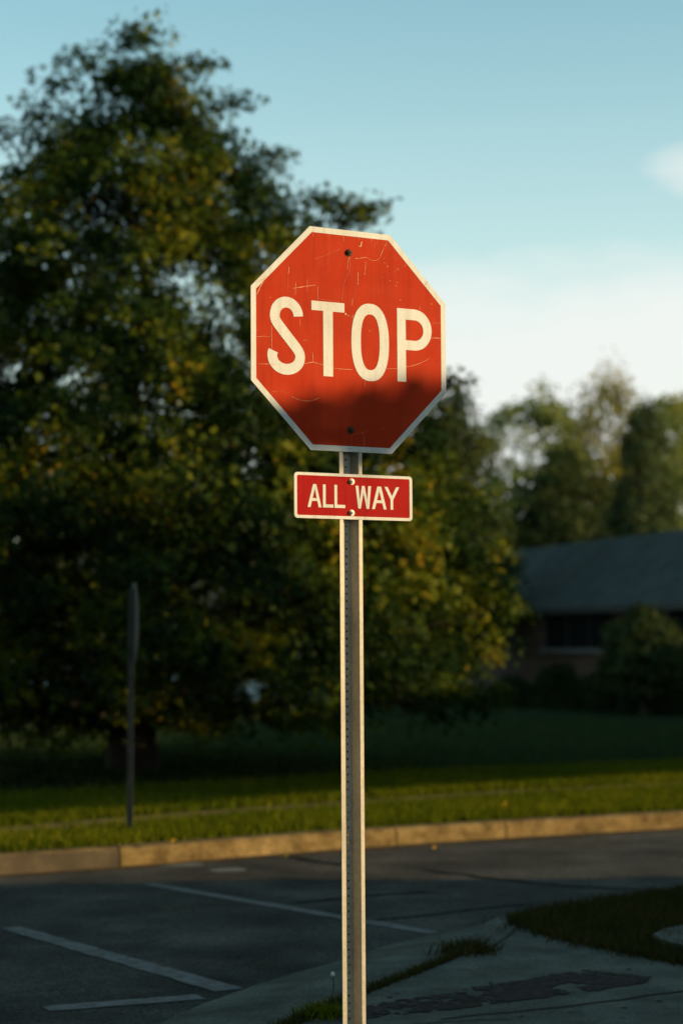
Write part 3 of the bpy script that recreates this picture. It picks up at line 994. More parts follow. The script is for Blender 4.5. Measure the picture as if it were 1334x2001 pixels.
for _ in range(110):
    u, v = random.uniform(-.34, .34), random.uniform(-.34, .34)
    if abs(u) + abs(v) < .47: flake(u, v, random.uniform(.0004, .0011), random.choice((0, 1, 1)))
for f in bm2.faces: f.material_index += 2
fix_face(bm2)
tmp = bpy.data.meshes.new('tmp'); bm2.to_mesh(tmp); bm2.free()
bmesh.ops.recalc_face_normals(panel_bm, faces=panel_bm.faces[:])
panel_bm.from_mesh(tmp); bpy.data.meshes.remove(tmp)
panel_bm.to_mesh(panel.data); panel_bm.free()
for m_ in ('stop_red', 'aluminium', 'scratch', 'scratch_faint'): panel.data.materials.append(M[m_])
# maker's stamp on the lower border
bm = bmesh.new()
for k, u in enumerate((-.0135, -.0105, -.0075, -.0025, .0005)):
    ribbon(bm, [(u - .001, -.3705), (u + .0002, -.3675)], .0009, -.0009); ribbon(bm, [(u + .001, -.3705), (u + .0002, -.3675)], .0008, -.0009)
no_recalc('stamp', bm, M['ink'], panel)
bolt(panel, -.0068, .3031, -.0006, M['rust'], .0098, .005)
bolt(panel, -.0028, -.3065, -.0006, M['rust'], .0098, .005)
PX0, PX1, PZ0, PZ1 = -.2216, .2388, -.6108, -.4563
bm = bmesh.new(); plate(bm, rrect(PX0, PX1, PZ0, PZ1, .0125), 0, .0022, 0, 1)
plaque = shift(from_bm('plaque', bm, [M['way_red'], M['aluminium']], stop))
bm = bmesh.new(); ring_sheet(bm, rrect(PX0 + .0002, PX1 - .0002, PZ0 + .0002, PZ1 - .0002, .0123), rrect(PX0 + .0108, PX1 - .0112, PZ0 + .0105, PZ1 - .0098, .0062), -.0005)
no_recalc('border', bm, M['sign_white_striped'], plaque)
for word in ('ALL', 'WAY'):
    bm = bmesh.new(); way_letters(bm, -.0008, word)
    no_recalc('lettering', bm, M['sign_white_striped'], plaque)
bolt(plaque, -.0014, -.4822, -.0006, M['zinc'], .0085, .006)
bolt(plaque, -.0022, -.5886, -.0006, M['zinc'], .0085, .006)

# ------------------------------------------------------------------ second sign across the road, seen edge on
sp = on_z(259, 1630, .02)
far = empty('stop_sign', sp, 'grey sign seen edge on, on a thin post in the verge before the big maple', 'road sign')
ang = R(12.3)
far.rotation_euler = (0, 0, R(90) + ang)       # local -y (front) turned to the right, back towards the viewer
zt = 1.26
p_ = u_post(far, -.3, zt + .56, M['weathered']); p_.location = (0, .003, 0)
K8 = .30 / .381
bm = bmesh.new(); plate(bm, octagon(.30), 0, .0022, 0, 1)
fp = from_bm('sign_panel', bm, [M['stop_red'], M['aluminium']], far); fp.location = (0, 0, zt + .30)
bm = bmesh.new(); ring_sheet(bm, octagon(.2998), octagon(.2846), -.0005); no_recalc('border', bm, M['sign_white'], fp)
bm = bmesh.new(); stop_letters(bm, -.0008); bmesh.ops.scale(bm, vec=(K8, 1, K8), verts=bm.verts[:]); no_recalc('lettering', bm, M['sign_white'], fp)
bolt(fp, 0, .24, -.0006, M['zinc']); bolt(fp, 0, -.24, -.0006, M['zinc'])

# ------------------------------------------------------------------ trees
def leaf_template(kind):
    if kind == 'maple':
        v = [(0, 0)]; f = []
        lobes = [(-125, .34), (-62, .48), (0, .62), (62, .48), (125, .34)]
        for k, (a_, l) in enumerate(lobes):
            for da, rr in ((-24, l * .55), (0, l), (24, l * .55)):
                aa = R(90 + a_ + da); v.append((rr * math.cos(aa), rr * math.sin(aa)))
            f.append((0, 1 + 3 * k, 2 + 3 * k, 3 + 3 * k))
        v = np.array([(x, y, -.25 * (x * x + y * y)) for x, y in v])
        return v, np.array(f)
    v = np.array([(0, -.5, 0), (.32, 0, -.06), (0, .55, -.04), (-.32, 0, -.06)])
    return v, np.array([(0, 1, 2, 3)])


def leaf_mesh(name, centers, outward, size, kind, mat, parent, droop=.3):
    tv, tf = leaf_template(kind)
    n = len(centers)
    nrm = outward * .6 + rng.normal(0, .55, (n, 3)) + np.array([0, 0, .35])
    nrm /= np.linalg.norm(nrm, axis=1)[:, None]
    t = rng.normal(0, 1, (n, 3)) + np.array([0, 0, -droop * 2]) + outward * .5
    t -= nrm * (t * nrm).sum(1)[:, None]; t /= np.linalg.norm(t, axis=1)[:, None]
    b = np.cross(t, nrm)
    s = size * rng.uniform(.6, 1.25, n)
    V = centers[:, None, :] + s[:, None, None] * (tv[None, :, 0:1] * b[:, None, :] + tv[None, :, 1:2] * t[:, None, :] + tv[None, :, 2:3] * nrm[:, None, :])
    F = (np.arange(n)[:, None, None] * len(tv) + tf[None]).reshape(-1, tf.shape[1])
    return from_np(name, V.reshape(-1, 3), F, mat, parent)


def grow(name, label, cat, rows, Y, base_px, leaf, ncl, per, cl_r, mat, kind='quad', gaps=(), tips=(), group=None, wob=.16, limbs=34, trunk_r=.2, shell=.45, seed=1,
         fl=.62, depth_k=1.0):
    """rows: (py, centre px, half width px) of the crown's outline at distance Y; clusters of leaves on limbs fill that solid of revolution"""
    rs = np.random.default_rng(seed)
    rows = sorted(rows)
    ry = np.array([r_[0] for r_ in rows], float); rc = np.array([r_[1] for r_ in rows], float); rw = np.array([r_[2] for r_ in rows], float)
    ppm = FPX / Y
    base = np.array(on_y(base_px, YH, Y)); base[2] = .0
    root = empty(name, tuple(base), label, cat, group)
    # clusters
    cl = []; out = []
    wgt = rw ** 1.3
    cdf = np.r_[0, np.cumsum((wgt[1:] + wgt[:-1]) / 2 * np.diff(ry))]; cdf /= cdf[-1]
    tries = 0
    while len(cl) < ncl and tries < ncl * 20:
        tries += 1
        y = np.interp(rs.uniform(), cdf, ry)
        c, w = np.interp(y, ry, rc), np.interp(y, ry, rw)
        a_ = rs.uniform(0, 2 * np.pi)
        f = (shell + (1 - shell) * rs.uniform() ** .6)
        p3 = np.array(on_y(c, y, Y))
        nz = mnoise.noise((math.cos(a_) * 1.6 + seed, math.sin(a_) * 1.6, p3[2] * .9)) + .5 * mnoise.noise((math.cos(a_) * 4 + seed, math.sin(a_) * 4, p3[2] * 2.2))
        rr = max(.02, w / ppm * (1 + wob * 1.4 * nz) - cl_r * .55) * f
        p3 = p3 + np.array([math.cos(a_) * rr, math.sin(a_) * rr * depth_k, rs.normal(0, .12)])
        # projected, for the holes where the sky shows through
        px = CX + FPX * p3[0] / p3[1]; py = YH - FPX * (p3[2] - CAMZ) / p3[1]
        if any(((px - g[0]) / (g[2] + cl_r * ppm * .30)) ** 2 + ((py - g[1]) / (g[3] + cl_r * ppm * .25)) ** 2 < 1 for g in gaps):
            continue
        cl.append(p3); o_ = np.array([math.cos(a_), math.sin(a_), .25]); out.append(o_ / np.linalg.norm(o_))
    for (tx, ty, n_) in tips:
        for _ in range(n_):
            cl.append(np.array(on_y(tx + rs.normal(0, 9), ty + rs.normal(0, 9), Y + rs.normal(0, .3)))); out.append(np.array([0, -.4, .9]))
    cl = np.array(cl); out = np.array(out)
    n = len(cl)
    k = per
    size_k = rs.uniform(.55, 1.25, n)
    ofs = rs.normal(0, 1, (n, k, 3))
    ofs /= (np.linalg.norm(ofs, axis=2)[..., None] + 1e-9)
    ofs *= rs.uniform(0, 1, (n, k, 1)) ** .5
    ofs *= (cl_r * size_k)[:, None, None] * np.array([1, 1, fl])
    # boughs droop outwards
    ofs[..., 2] -= .35 * (ofs * out[:, None, :]).sum(2)
    pts = cl[:, None, :] + ofs
    ow = out[:, None, :] * .7 + ofs / (np.linalg.norm(ofs, axis=2)[..., None] + 1e-9) * .6
    pts = pts.reshape(-1, 3); ow = ow.reshape(-1, 3)
    ok = pts[:, 2] > .12
    leaf_mesh('crown', pts[ok] - base, ow[ok], leaf, kind, mat, root)
    # trunk and limbs
    bm = bmesh.new()
    zt_ = on_y(rc[0], ry[0], Y)[2]
    spine = [Vector((rs.normal(0, .02) * i, rs.normal(0, .02) * i, zt_ * .9 * i / 8)) for i in range(9)]
    tube(bm, [Vector((0, 0, -.1))] + spine, [trunk_r * 1.35, trunk_r * 1.2] + [trunk_r * (1 - i / 8.6) for i in range(1, 9)], 10)
    pick = rs.permutation(n)[:limbs]
    for i in pick:
        e = Vector(cl[i] - base)
        z0_ = max(.5, min(e.z - .35 * math.hypot(e.x, e.y), zt_ * .8)); tt = z0_ / (zt_ * .9) * 8
        s0 = spine[int(min(tt, 7))].lerp(spine[int(min(tt, 7)) + 1], tt - int(min(tt, 7)))
        m1 = s0.lerp(e, .35) + Vector((rs.normal(0, .08), rs.normal(0, .08), .12)); m2 = s0.lerp(e, .7) + Vector((rs.normal(0, .1), rs.normal(0, .1), .1))
        r0 = max(.012, trunk_r * .34 * (1 - z0_ / zt_))
        tube(bm, [s0, m1, m2, e], [r0, r0 * .7, r0 * .42, .006], 5)
    from_bm('trunk', bm, M['bark'], root, True)
    return root


maple_rows = [(112, 268, 25), (150, 290, 95), (200, 298, 150), (250, 280, 190), (300, 265, 240), (350, 258, 295), (400, 258, 350), (480, 262, 405), (560, 265, 450), (640, 268, 510),
              (715, 270, 575), (800, 265, 620), (900, 260, 680), (1000, 255, 745), (1100, 250, 805), (1200, 250, 785), (1280, 245, 750), (1340, 240, 715), (1385, 232, 620)]
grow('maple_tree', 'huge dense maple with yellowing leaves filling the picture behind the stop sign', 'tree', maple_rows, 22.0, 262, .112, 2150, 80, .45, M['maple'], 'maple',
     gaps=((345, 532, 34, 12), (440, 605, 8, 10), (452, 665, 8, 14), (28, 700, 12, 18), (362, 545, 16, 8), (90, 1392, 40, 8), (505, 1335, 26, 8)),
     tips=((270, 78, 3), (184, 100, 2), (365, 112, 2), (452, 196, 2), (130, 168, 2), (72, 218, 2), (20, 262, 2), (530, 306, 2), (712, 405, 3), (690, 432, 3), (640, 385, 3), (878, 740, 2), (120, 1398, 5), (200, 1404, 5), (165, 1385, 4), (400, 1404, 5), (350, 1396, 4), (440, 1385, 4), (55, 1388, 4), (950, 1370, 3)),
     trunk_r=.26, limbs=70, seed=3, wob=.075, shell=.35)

BG = 'trees standing behind the house and the maple'
D1 = [(765, 1062, 30), (795, 1045, 80), (850, 1015, 140), (910, 1000, 175), (980, 990, 195), (1080, 1000, 200), (1200, 1000, 190)]
grow('broadleaf_tree', 'soft green rounded tree rising beyond the house between the sign and the pale willow', 'tree', D1, 69, 1010, .17, 330, 90, .8, M['leaf_mid'], gaps=((960, 900, 12, 9), (1000, 872, 9, 7), (1035, 905, 7, 6)), group=BG, trunk_r=.25, seed=11, wob=.12)
D2 = [(750, 1190, 42), (795, 1185, 80), (850, 1180, 98), (930, 1170, 110), (1020, 1165, 120), (1150, 1160, 110)]
grow('willow_tree', 'pale yellow-green feathery tree top beyond the house roof, left of the dark conifer', 'tree', D2, 70, 1170, .16, 230, 60, .7, M['leaf_pale'], group=BG, trunk_r=.22, seed=12, fl=1.7, wob=.2)
D3 = [(785, 1262, 22), (810, 1262, 38), (860, 1260, 55), (930, 1255, 66), (1020, 1250, 80), (1120, 1250, 90), (1240, 1250, 90)]
grow('conifer_tree', 'dark narrow conifer standing behind the house roof at the right', 'tree', D3, 58, 1255, .13, 300, 90, .5, M['conifer'], group=BG, trunk_r=.18, seed=13, wob=.14)
D4 = [(785, 1345, 40), (815, 1345, 85), (880, 1350, 125), (960, 1360, 150), (1060, 1360, 160), (1180, 1360, 150)]
grow('broadleaf_tree', 'light green tree cut by the right edge beyond the house roof', 'tree', D4, 86, 1360, .20, 240, 64, 1.0, M['leaf_pale'], group=BG, trunk_r=.22, seed=14, wob=.12)
D8 = [(790, 1305, 40), (830, 1300, 90), (900, 1290, 125), (1000, 1285, 140), (1150, 1285, 140)]
grow('broadleaf_tree', 'mid green tree filling the gap between the conifer and the right edge', 'tree', D8, 76, 1285, .18, 260, 70, .9, M['leaf_mid'], group=BG, trunk_r=.22, seed=17, wob=.12)
D5 = [(890, 1110, 40), (930, 1110, 90), (990, 1115, 130), (1060, 1120, 150), (1200, 1120, 150)]
grow('broadleaf_tree', 'low dark green tree just behind the ridge of the grey roof', 'tree', D5, 67, 1115, .17, 260, 90, .75, M['leaf_dark'], group=BG, trunk_r=.2, seed=15, wob=.1)
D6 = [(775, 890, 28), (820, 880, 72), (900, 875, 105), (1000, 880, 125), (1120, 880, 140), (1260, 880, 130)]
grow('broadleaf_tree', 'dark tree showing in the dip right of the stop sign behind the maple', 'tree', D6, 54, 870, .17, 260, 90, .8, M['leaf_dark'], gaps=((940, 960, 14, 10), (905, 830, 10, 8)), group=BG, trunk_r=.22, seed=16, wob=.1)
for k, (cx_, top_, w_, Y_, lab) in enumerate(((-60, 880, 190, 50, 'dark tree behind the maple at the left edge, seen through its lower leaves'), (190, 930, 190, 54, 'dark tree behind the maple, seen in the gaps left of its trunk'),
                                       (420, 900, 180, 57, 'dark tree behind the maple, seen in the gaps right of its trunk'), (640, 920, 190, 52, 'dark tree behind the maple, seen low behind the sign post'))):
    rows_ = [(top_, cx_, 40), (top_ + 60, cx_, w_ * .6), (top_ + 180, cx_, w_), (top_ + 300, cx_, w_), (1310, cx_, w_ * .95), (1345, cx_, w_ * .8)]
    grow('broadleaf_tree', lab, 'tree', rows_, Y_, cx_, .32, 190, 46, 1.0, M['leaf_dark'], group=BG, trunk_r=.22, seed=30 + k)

# ------------------------------------------------------------------ the ranch house on the right
def gable_house(name, label, O, a, LEN, eave, rise, half, over, wall_m, roof_m, cat='house'):
    """O: foot of the long wall's far-left end; a: unit vector along the long wall; body extends to the right of it (-b)"""
    root = empty(name, (O[0], O[1], 0), label, cat)
    ang_ = math.atan2(a[1], a[0])
    root.rotation_euler = (0, 0, ang_)           # local x along the wall, local y into the house
    W = 2 * half
    bm = bmesh.new()
    o4 = [(0, 0), (LEN, 0), (LEN, W), (0, W)]
    lo = [bm.verts.new((x, y, -.2)) for x, y in o4]; hi = [bm.verts.new((x, y, eave)) for x, y in o4]
    g0 = bm.verts.new((0, half, eave + rise - .08)); g1 = bm.verts.new((LEN, half, eave + rise - .08))
    bm.faces.new((lo[0], lo[1], hi[1], hi[0])); bm.faces.new((lo[2], lo[3], hi[3], hi[2]))
    bm.faces.new((lo[1], lo[2], hi[2], g1, hi[1])); bm.faces.new((lo[3], lo[0], hi[0], g0, hi[3]))
    from_bm('wall', bm, wall_m, root)
    bm = bmesh.new()
    k = rise / half
    th = .12
    for s_ in (0, 1):
        ye, yr = (-over, half) if s_ == 0 else (W + over, half)
        ze = eave - over * k
        c = [(-over, ye, ze), (LEN + over, ye, ze), (LEN + over, yr, eave + rise), (-over, yr, eave + rise)]
        t = [bm.verts.new((x, y, z + th)) for x, y, z in c]; b = [bm.verts.new((x, y, z)) for x, y, z in c]
        bm.faces.new(t); bm.faces.new(b[::-1])
        for i in range(4):
            bm.faces.new((t[i], b[i], b[(i + 1) % 4], t[(i + 1) % 4]))
    roof = from_bm('roof', bm, roof_m, root)
    return root, roof


def window(root, x0, x1, z0, z1, frame_m, sill_m, mull=2, depth=.05):
    bm = bmesh.new(); box(bm, ((x0 + x1) / 2, -.012, (z0 + z1) / 2), (x1 - x0, .02, z1 - z0))
    g = from_bm('window', bm, M['glass'], root)
    bm = bmesh.new(); t = .06
    box(bm, ((x0 + x1) / 2, -.03, z1 + t / 2), (x1 - x0 + 2 * t, depth, t)); box(bm, (x0 - t / 2, -.03, (z0 + z1) / 2), (t, depth, z1 - z0)); box(bm, (x1 + t / 2, -.03, (z0 + z1) / 2), (t, depth, z1 - z0))
    for i in range(1, mull + 1):
        x = x0 + (x1 - x0) * i / (mull + 1); box(bm, (x, -.032, (z0 + z1) / 2), (.05, depth - .006, z1 - z0 - .004))
    from_bm('frame', bm, frame_m, g)
    bm = bmesh.new(); box(bm, ((x0 + x1) / 2, -.08, z0 - .06), (x1 - x0 + .4, .2, .11), bev=.01)
    from_bm('sill', bm, sill_m, g)
    return g


ha = np.array([.29, -.957]); ha /= np.linalg.norm(ha)
HO = np.array(on_y(1015, YH, 54.5)[:2]) - ha * 7.0
house, roof = gable_house('ranch_house', 'low brick ranch house with a grey shingle roof at the right', HO, ha, 24.0, 2.52, 1.78, 2.6, .45, M['brick'], M['shingle'])
window(house, 9.0, 13.2, 1.32, 2.28, M['darktrim'], M['trim'], 2)
window(house, 16.4, 18.2, 1.2, 2.2, M['darktrim'], M['trim'], 1)
bm = bmesh.new(); box(bm, (12.0, -.46, 2.30), (24.6, .03, .16)); from_bm('fascia', bm, M['darktrim'], house)
bm = bmesh.new()
for x in (14.2,):
    tube(bm, [(x, -.07, 2.2), (x, -.07, .1)], [.04, .04], 8)
from_bm('downpipe', bm, M['trim'], house)
bm = bmesh.new(); box(bm, (15.1, -.03, 1.02), (.95, .06, 2.04)); dr_ = from_bm('door', bm, M['darktrim'], house)
bm = bmesh.new(); bmesh.ops.create_uvsphere(bm, u_segments=10, v_segments=6, radius=.04, matrix=Matrix.Translation((15.48, -.10, 1.0))); from_bm('handle', bm, M['zinc'], dr_)

# pale house beyond, glimpsed between the maple and the trees
h2, r2 = gable_house('distant_house', 'pale pinkish house end glimpsed between the maple and the trees behind', on_y(955, YH, 78)[:2], np.array([1.0, 0]), 2.6, 5.4, .9, 2.2, .3, M['siding'], M['shingle'])
window(h2, .5, 1.2, 3.6, 4.7, M['trim'], M['trim'], 1)
# pale bungalow far behind the maple, glimpsed under its lowest leaves
h3, r3 = gable_house('distant_bungalow', 'pale bluish bungalow glimpsed under the maple behind its trunk', on_y(-40, YH, 48)[:2], np.array([1.0, 0.02]), 8.6, 2.4, 1.3, 2.4, .35, M['bluegrey'], M['shingle'])
window(h3, 1.4, 2.6, .9, 1.9, M['trim'], M['trim'], 1); window(h3, 6.0, 7.4, .9, 1.9, M['trim'], M['trim'], 1)


# shrubs: leafy mounds on stems
def shrub(name, label, c, rx, ry, h, n, leaf, mat, group=None, seed=1):
    rs = np.random.default_rng(seed)
    root = empty(name, (c[0], c[1], 0), label, 'shrub', group)
    v = rs.normal(0, 1, (n, 3)); v[:, 2] = np.abs(v[:, 2]); v /= np.linalg.norm(v, axis=1)[:, None]
    f = np.array([1 + .22 * mnoise.noise((p[0] * 2.2 + seed, p[1] * 2.2, p[2] * 2.2)) for p in v]) * (.55 + .45 * rs.uniform(0, 1, n) ** .5)
    p = v * f[:, None] * np.array([rx, ry, h]); p[:, 2] += .03
    leaf_mesh('foliage', p, v, leaf, 'quad', mat, root)
    bm = bmesh.new()
    for k in range(7):
        a_ = k * .9 + seed; e = Vector((math.cos(a_) * rx * .5, math.sin(a_) * ry * .5, h * .7))
        tube(bm, [(e.x * .1, e.y * .1, -.05), e * .5 + Vector((0, 0, .08)), e], [.03, .02, .008], 6)
    from_bm('stem', bm, M['bark'], root)
    return root


SG = 'shrubs along the front of the house'
def sh_at(px, Y): return on_y(px, YH, Y)[:2]
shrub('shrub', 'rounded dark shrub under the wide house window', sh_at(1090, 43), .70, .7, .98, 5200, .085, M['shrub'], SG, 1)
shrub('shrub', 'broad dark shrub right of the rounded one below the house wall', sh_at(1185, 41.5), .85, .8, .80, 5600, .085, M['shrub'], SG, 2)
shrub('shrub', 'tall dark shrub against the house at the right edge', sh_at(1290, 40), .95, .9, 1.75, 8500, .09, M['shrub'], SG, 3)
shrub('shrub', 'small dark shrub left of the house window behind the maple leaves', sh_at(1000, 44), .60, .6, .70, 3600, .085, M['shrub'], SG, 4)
D7 = [(1200, 1262, 30), (1225, 1260, 80), (1270, 1258, 100), (1320, 1258, 95), (1355, 1258, 60)]
grow('small_tree', 'small green tree in front of the house wall right of the window', 'tree', D7, 38.5, 1255, .12, 110, 60, .35, M['leaf_dark'], trunk_r=.06, seed=21, limbs=14)

# ------------------------------------------------------------------ what stands off to the right, towards the sun, and shades the scene
def leafy_block(name, label, cat, s, qz, thick, dens, leaf, mat, trunk_q, seed, rag_k=1.0):
    """foliage standing across the sun's direction; qz rows: (q, z low, z high)"""
    rs = np.random.default_rng(seed)
    q_ = np.array([r_[0] for r_ in qz], float); lo = np.array([r_[1] for r_ in qz], float); hi = np.array([r_[2] for r_ in qz], float)
    base = sq(s, trunk_q)
    root = empty(name, tuple(base), label, cat)
    area = np.trapezoid(hi - lo, q_) if hasattr(np, 'trapezoid') else np.trapz(hi - lo, q_)
    n = int(area * dens)
    over = max(1.0, (q_[-1] - q_[0]) * (hi.max() - lo.min()) / area)
    qq = rs.uniform(q_[0], q_[-1], int(n * over)); k = rs.uniform(0, 1, len(qq))
    l_, h_ = np.interp(qq, q_, lo), np.interp(qq, q_, hi)
    z = lo.min() + (hi.max() - lo.min()) * k
    rag = np.array([.16 * mnoise.noise((a_ * 1.6, seed, 0)) + .07 * mnoise.noise((a_ * 5, seed, 3)) for a_ in qq])
    ok = (z > l_) & (z < h_ + rag * rag_k)
    qq, z = qq[ok], z[ok]
    ss = s + rs.uniform(-thick / 2, thick / 2, len(qq))
    pts = GU[None, :] * ss[:, None] + GN[None, :] * qq[:, None]
    P3 = np.c_[pts, z] - base
    ow = np.tile(np.array([GU[0], GU[1], .2]), (len(P3), 1))
    leaf_mesh('foliage' if cat == 'hedge' else 'crown', P3, ow, leaf, 'quad', mat, root)
    if cat == 'hedge':
        for tq in np.linspace(q_[0] + .4, q_[-1] - .4, 6):
            b0 = Vector(sq(s, tq) - base); e = b0 + Vector((0, 0, float(np.interp(tq, q_, hi)) * .8))
            bm = bmesh.new(); tube(bm, [b0 - Vector((0, 0, .1)), b0.lerp(e, .5) + Vector((.05, 0, 0)), e], [.05, .04, .02], 6)
            from_bm('stem', bm, M['bark'], root)
    else:
        zm = float(np.interp(trunk_q, q_, (lo + hi) / 2)); far_q = q_[0] if trunk_q - q_[0] > q_[-1] - trunk_q else q_[-1]
        bm = bmesh.new(); tube(bm, [(0, 0, -.1), (0, 0, zm * .5), (0, 0, zm)], [.13, .10, .07], 8)
        ends = [q_[0] + .1, q_[-1] - .3]
        for tq in ends:
            e = Vector(sq(s, tq) - base) + Vector((0, 0, float(np.interp(tq, q_, (lo + hi) / 2))))
            tube(bm, [(0, 0, zm * .93), Vector((0, 0, zm)).lerp(e, .5), e], [.05, .035, .01], 6)
        from_bm('trunk', bm, M['bark'], root, True)
    return root


def round_tree(label, x, y, r, zlo, zhi, n, leaf, seed):  # unseen trees, added to block sky light and deepen the shade
    rs = np.random.default_rng(seed)
    root = empty('street_tree', (x, y, 0), label, 'tree')
    v = rs.normal(0, 1, (n, 3)); v /= np.linalg.norm(v, axis=1)[:, None]
    f = np.array([1 + .3 * mnoise.noise((p[0] * 1.8 + seed, p[1] * 1.8, p[2] * 1.8)) for p in v]) * rs.uniform(.35, 1, n) ** .5
    p = v * f[:, None] * np.array([r, r, (zhi - zlo) / 2]) + np.array([0, 0, (zhi + zlo) / 2])
    leaf_mesh('crown', p, v, leaf, 'quad', M['hedge'], root)
    bm = bmesh.new(); tube(bm, [(0, 0, -.1), (.1, 0, zlo), (0, .1, (zlo + zhi) / 2), (0, 0, zhi * .9)], [.32, .24, .15, .03], 10)
    for k in range(9):
        a_ = k * 2.4; z0_ = zlo + (zhi - zlo) * .3 * (k % 3) / 3
        tube(bm, [(0, 0, z0_), (math.cos(a_) * r * .4, math.sin(a_) * r * .4, z0_ + 1), (math.cos(a_) * r * .8, math.sin(a_) * r * .8, (zlo + zhi) / 2)], [.1, .07, .02], 6)
    from_bm('trunk', bm, M['bark'], root, True)
    return root


tE = math.tan(SUN_EL)
S0 = 6.6


def shade_row(px, py, z, dz=0.0):
    p = on_z(px, py, z); q0 = p[0] * GN[0] + p[1] * GN[1]; s0 = p[0] * GU[0] + p[1] * GU[1]
    return q0, (S0 - s0) * tE + z + dz


edge = [shade_row(x_, y_, RZ) for x_, y_ in ((0, 1731), (300, 1728), (667, 1723), (1000, 1719), (1334, 1715))]
rows_ = [(2.5, 0, 1.42), (6.60, 0, 1.44), (6.74, 0, 2.1), (7.4, 0, 2.6), (edge[0][0] - .9, 0, 2.6), (edge[0][0] - .25, 0, edge[0][1] + .25)] + [(q0, 0, h_) for q0, h_ in edge] + [(edge[-1][0] + .15, 0, .2)]
leafy_block('garden_hedge', 'tall garden hedge beside the side street off to the right', 'hedge', S0, rows_, 1.0, 1700, .15, M['hedge'], 8.0, 51, .6)
edge = [shade_row(x_, y_, .07) for x_, y_ in ((0, 1583), (231, 1567), (441, 1554), (718, 1536), (949, 1523), (1211, 1510), (1334, 1507))]
rows_ = [(edge[0][0] - 1.2, 2.55, 3.6)] + [(q0, h_, float(np.interp(q0, [15.5, 17.0, 17.9], [5.6, 5.0, 2.62]))) for q0, h_ in edge] + [(edge[-1][0] + 1.6, .1, 2.62), (46, 0, 2.9)]  # crown raised at one end to darken the maple's lower left
leafy_block('street_tree', 'broad low tree beside the lawn off to the right', 'tree', S0, rows_, 1.0, 900, .20, M['hedge'], edge[-1][0] + 2, 52, .7)
# bough whose shadow crosses the foot of the octagon
bs = S0 + .4
rows_ = []
for u, lo_, hi_ in ((-.33, -.285, -.265), (-.25, -.33, -.24), (-.15, -.385, -.212), (-.05, -.40, -.182), (.05, -.40, -.158), (.15, -.395, -.142), (.25, -.33, -.122), (.38, -.26, -.10), (.8, -.30, -.08), (1.4, -.35, .0)):
    q0 = .0323 * GN[0] + 6.5818 * GN[1] + (.8733 * GN[0] + .4872 * GN[1]) * u; s0_ = .0323 * GU[0] + 6.5818 * GU[1] + (.8733 * GU[0] + .4872 * GU[1]) * u
    k_ = SH + (bs - s0_) * tE
    rows_.append((q0, k_ + lo_, k_ + hi_ - .018))
leafy_block('young_tree', 'young tree with one long level bough beside the hedge off to the right', 'tree', bs, rows_, .4, 4200, .085, M['hedge'], rows_[-1][0] - .1, 53, 0.0)
round_tree('tall spreading tree behind the viewer with a high crown', -4.5, -5.0, 7.0, 4.6, 13, 9000, .42, 61)
round_tree('leafy tree behind the viewer towards the right with a low crown', 5.5, -8.5, 4.6, 2.2, 11, 6500, .36, 63)
round_tree('tall tree over the garden hedge off to the right with a high crown', 11.0, 3.0, 4.8, 6.2, 13, 7000, .36, 64)
round_tree('broad tree at the left side of the road outside the picture', -9.0, 9.5, 4.6, 1.0, 10, 7000, .34, 62)

# ------------------------------------------------------------------ world, sun, camera
sc_ = bpy.context.scene
w = bpy.data.worlds.new('World'); sc_.world = w; w.use_nodes = True
N, L = w.node_tree.nodes, w.node_tree.links
bg = N['Background']
sky = N.new('ShaderNodeTexSky'); sky.sky_type = 'NISHITA'; sky.sun_disc = False
sky.sun_elevation = SUN_EL; sky.sun_rotation = math.pi - SUN_AZ
sky.air_density = 1.0; sky.dust_density = 0.5; sky.ozone_density = 2.0; sky.altitude = 150
tint = mixc(N, L, sky.outputs['Color'], (1.0, 1.06, .815), 1.0, 'MULTIPLY')
# a thin veil that thickens towards the horizon and a soft bank of cloud low on the right
tc = N.new('ShaderNodeTexCoord')
sx = N.new('ShaderNodeSeparateXYZ'); L.new(tc.outputs['Generated'], sx.inputs[0])


def maprange(val, a0, a1, b0, b1):
    m_ = N.new('ShaderNodeMapRange'); m_.interpolation_type = 'SMOOTHSTEP'
    for k_, v_ in (('From Min', a0), ('From Max', a1), ('To Min', b0), ('To Max', b1)): m_.inputs[k_].default_value = v_
    L.new(val, m_.inputs['Value']); return m_.outputs['Result']


def math2(op, a_, b_):
    m_ = N.new('ShaderNodeMath'); m_.operation = op
    for k_, v_ in ((0, a_), (1, b_)):
        if isinstance(v_, (int, float)): m_.inputs[k_].default_value = v_
        else: L.new(v_, m_.inputs[k_])
    return m_.outputs[0]


def wnoise(scale, loc, detail, rough):
    mp = N.new('ShaderNodeMapping'); mp.inputs['Scale'].default_value = scale; mp.inputs['Location'].default_value = loc
    L.new(tc.outputs['Generated'], mp.inputs['Vector'])
    n_ = N.new('ShaderNodeTexNoise'); n_.inputs['Scale'].default_value = 1.0; n_.inputs['Detail'].default_value = detail; n_.inputs['Roughness'].default_value = rough
    L.new(mp.outputs['Vector'], n_.inputs['Vector']); return n_.outputs['Fac']


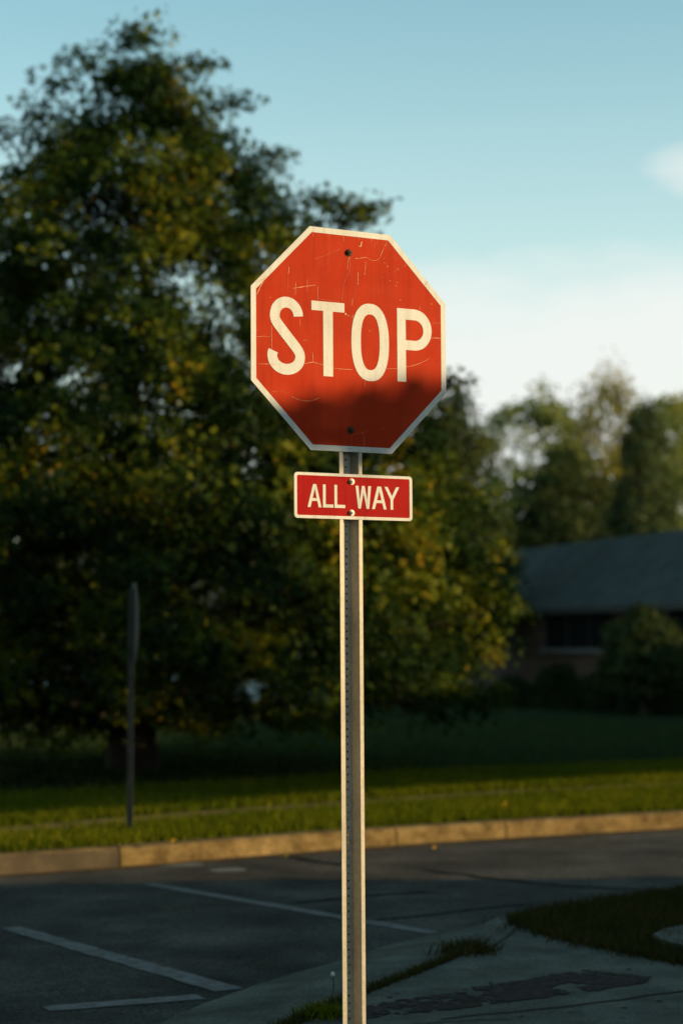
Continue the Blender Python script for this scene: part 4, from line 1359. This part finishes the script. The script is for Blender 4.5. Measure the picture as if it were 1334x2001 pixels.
veil = maprange(sx.outputs['Z'], .34, .06, 0.0, .55)
zz = math2('ADD', sx.outputs['Z'], math2('MULTIPLY', math2('SUBTRACT', wnoise((3.0, 3.0, 9), (.3, .1, .2), 6, .55), .5), .17))
bank = maprange(zz, .215, .15, 0.0, .95)
bank = math2('MULTIPLY', bank, maprange(sx.outputs['X'], -.16, .04, .15, 1.0))
wisp = math2('MULTIPLY', maprange(wnoise((9, 9, 26), (1.7, .2, .4), 6, .55), .56, .74, 0, .5), maprange(sx.outputs['Z'], .30, .24, 0, 1))
dx = math2('MULTIPLY', math2('SUBTRACT', sx.outputs['X'], .180), 24.0); dz = math2('MULTIPLY', math2('SUBTRACT', sx.outputs['Z'], .236), 52.0)
rr2 = math2('ADD', math2('MULTIPLY', dx, dx), math2('MULTIPLY', dz, dz))
wisp = math2('MULTIPLY', maprange(rr2, 1.0, 0.0, 0, .62), maprange(wnoise((16, 16, 38), (1.7, .2, .4), 6, .55), .38, .62, 0, 1))
fac = math2('MAXIMUM', math2('MAXIMUM', veil, bank), wisp)
col = mixc(N, L, tint, (3.0, 3.08, 2.98), fac)
L.new(col, bg.inputs['Color'])
bg.inputs['Strength'].default_value = .15

sd = bpy.data.lights.new('sun', 'SUN'); sd.energy = 4.0; sd.angle = R(.53); sd.color = (1.0, .70, .34)
so = bpy.data.objects.new('sun', sd); C.objects.link(so)
so.rotation_euler = SUN.to_track_quat('Z', 'Y').to_euler()
so.location = (12, -6, 8)

cd = bpy.data.cameras.new('camera'); co = bpy.data.objects.new('camera', cd); C.objects.link(co)
co.location = (0, 0, CAMZ); co.rotation_euler = (R(90) + PITCH, 0, 0)
cd.sensor_fit = 'VERTICAL'; cd.sensor_height = 36; cd.lens = FPX / 2001 * 36
cd.clip_start = .05; cd.clip_end = 3000
cd.dof.use_dof = True; cd.dof.focus_distance = 6.58; cd.dof.aperture_fstop = 2.1; cd.dof.aperture_blades = 0
sc_.camera = co
sc_.view_settings.view_transform = 'Standard'; sc_.view_settings.look = 'None'; sc_.view_settings.gamma = 1; sc_.view_settings.exposure = 1.0
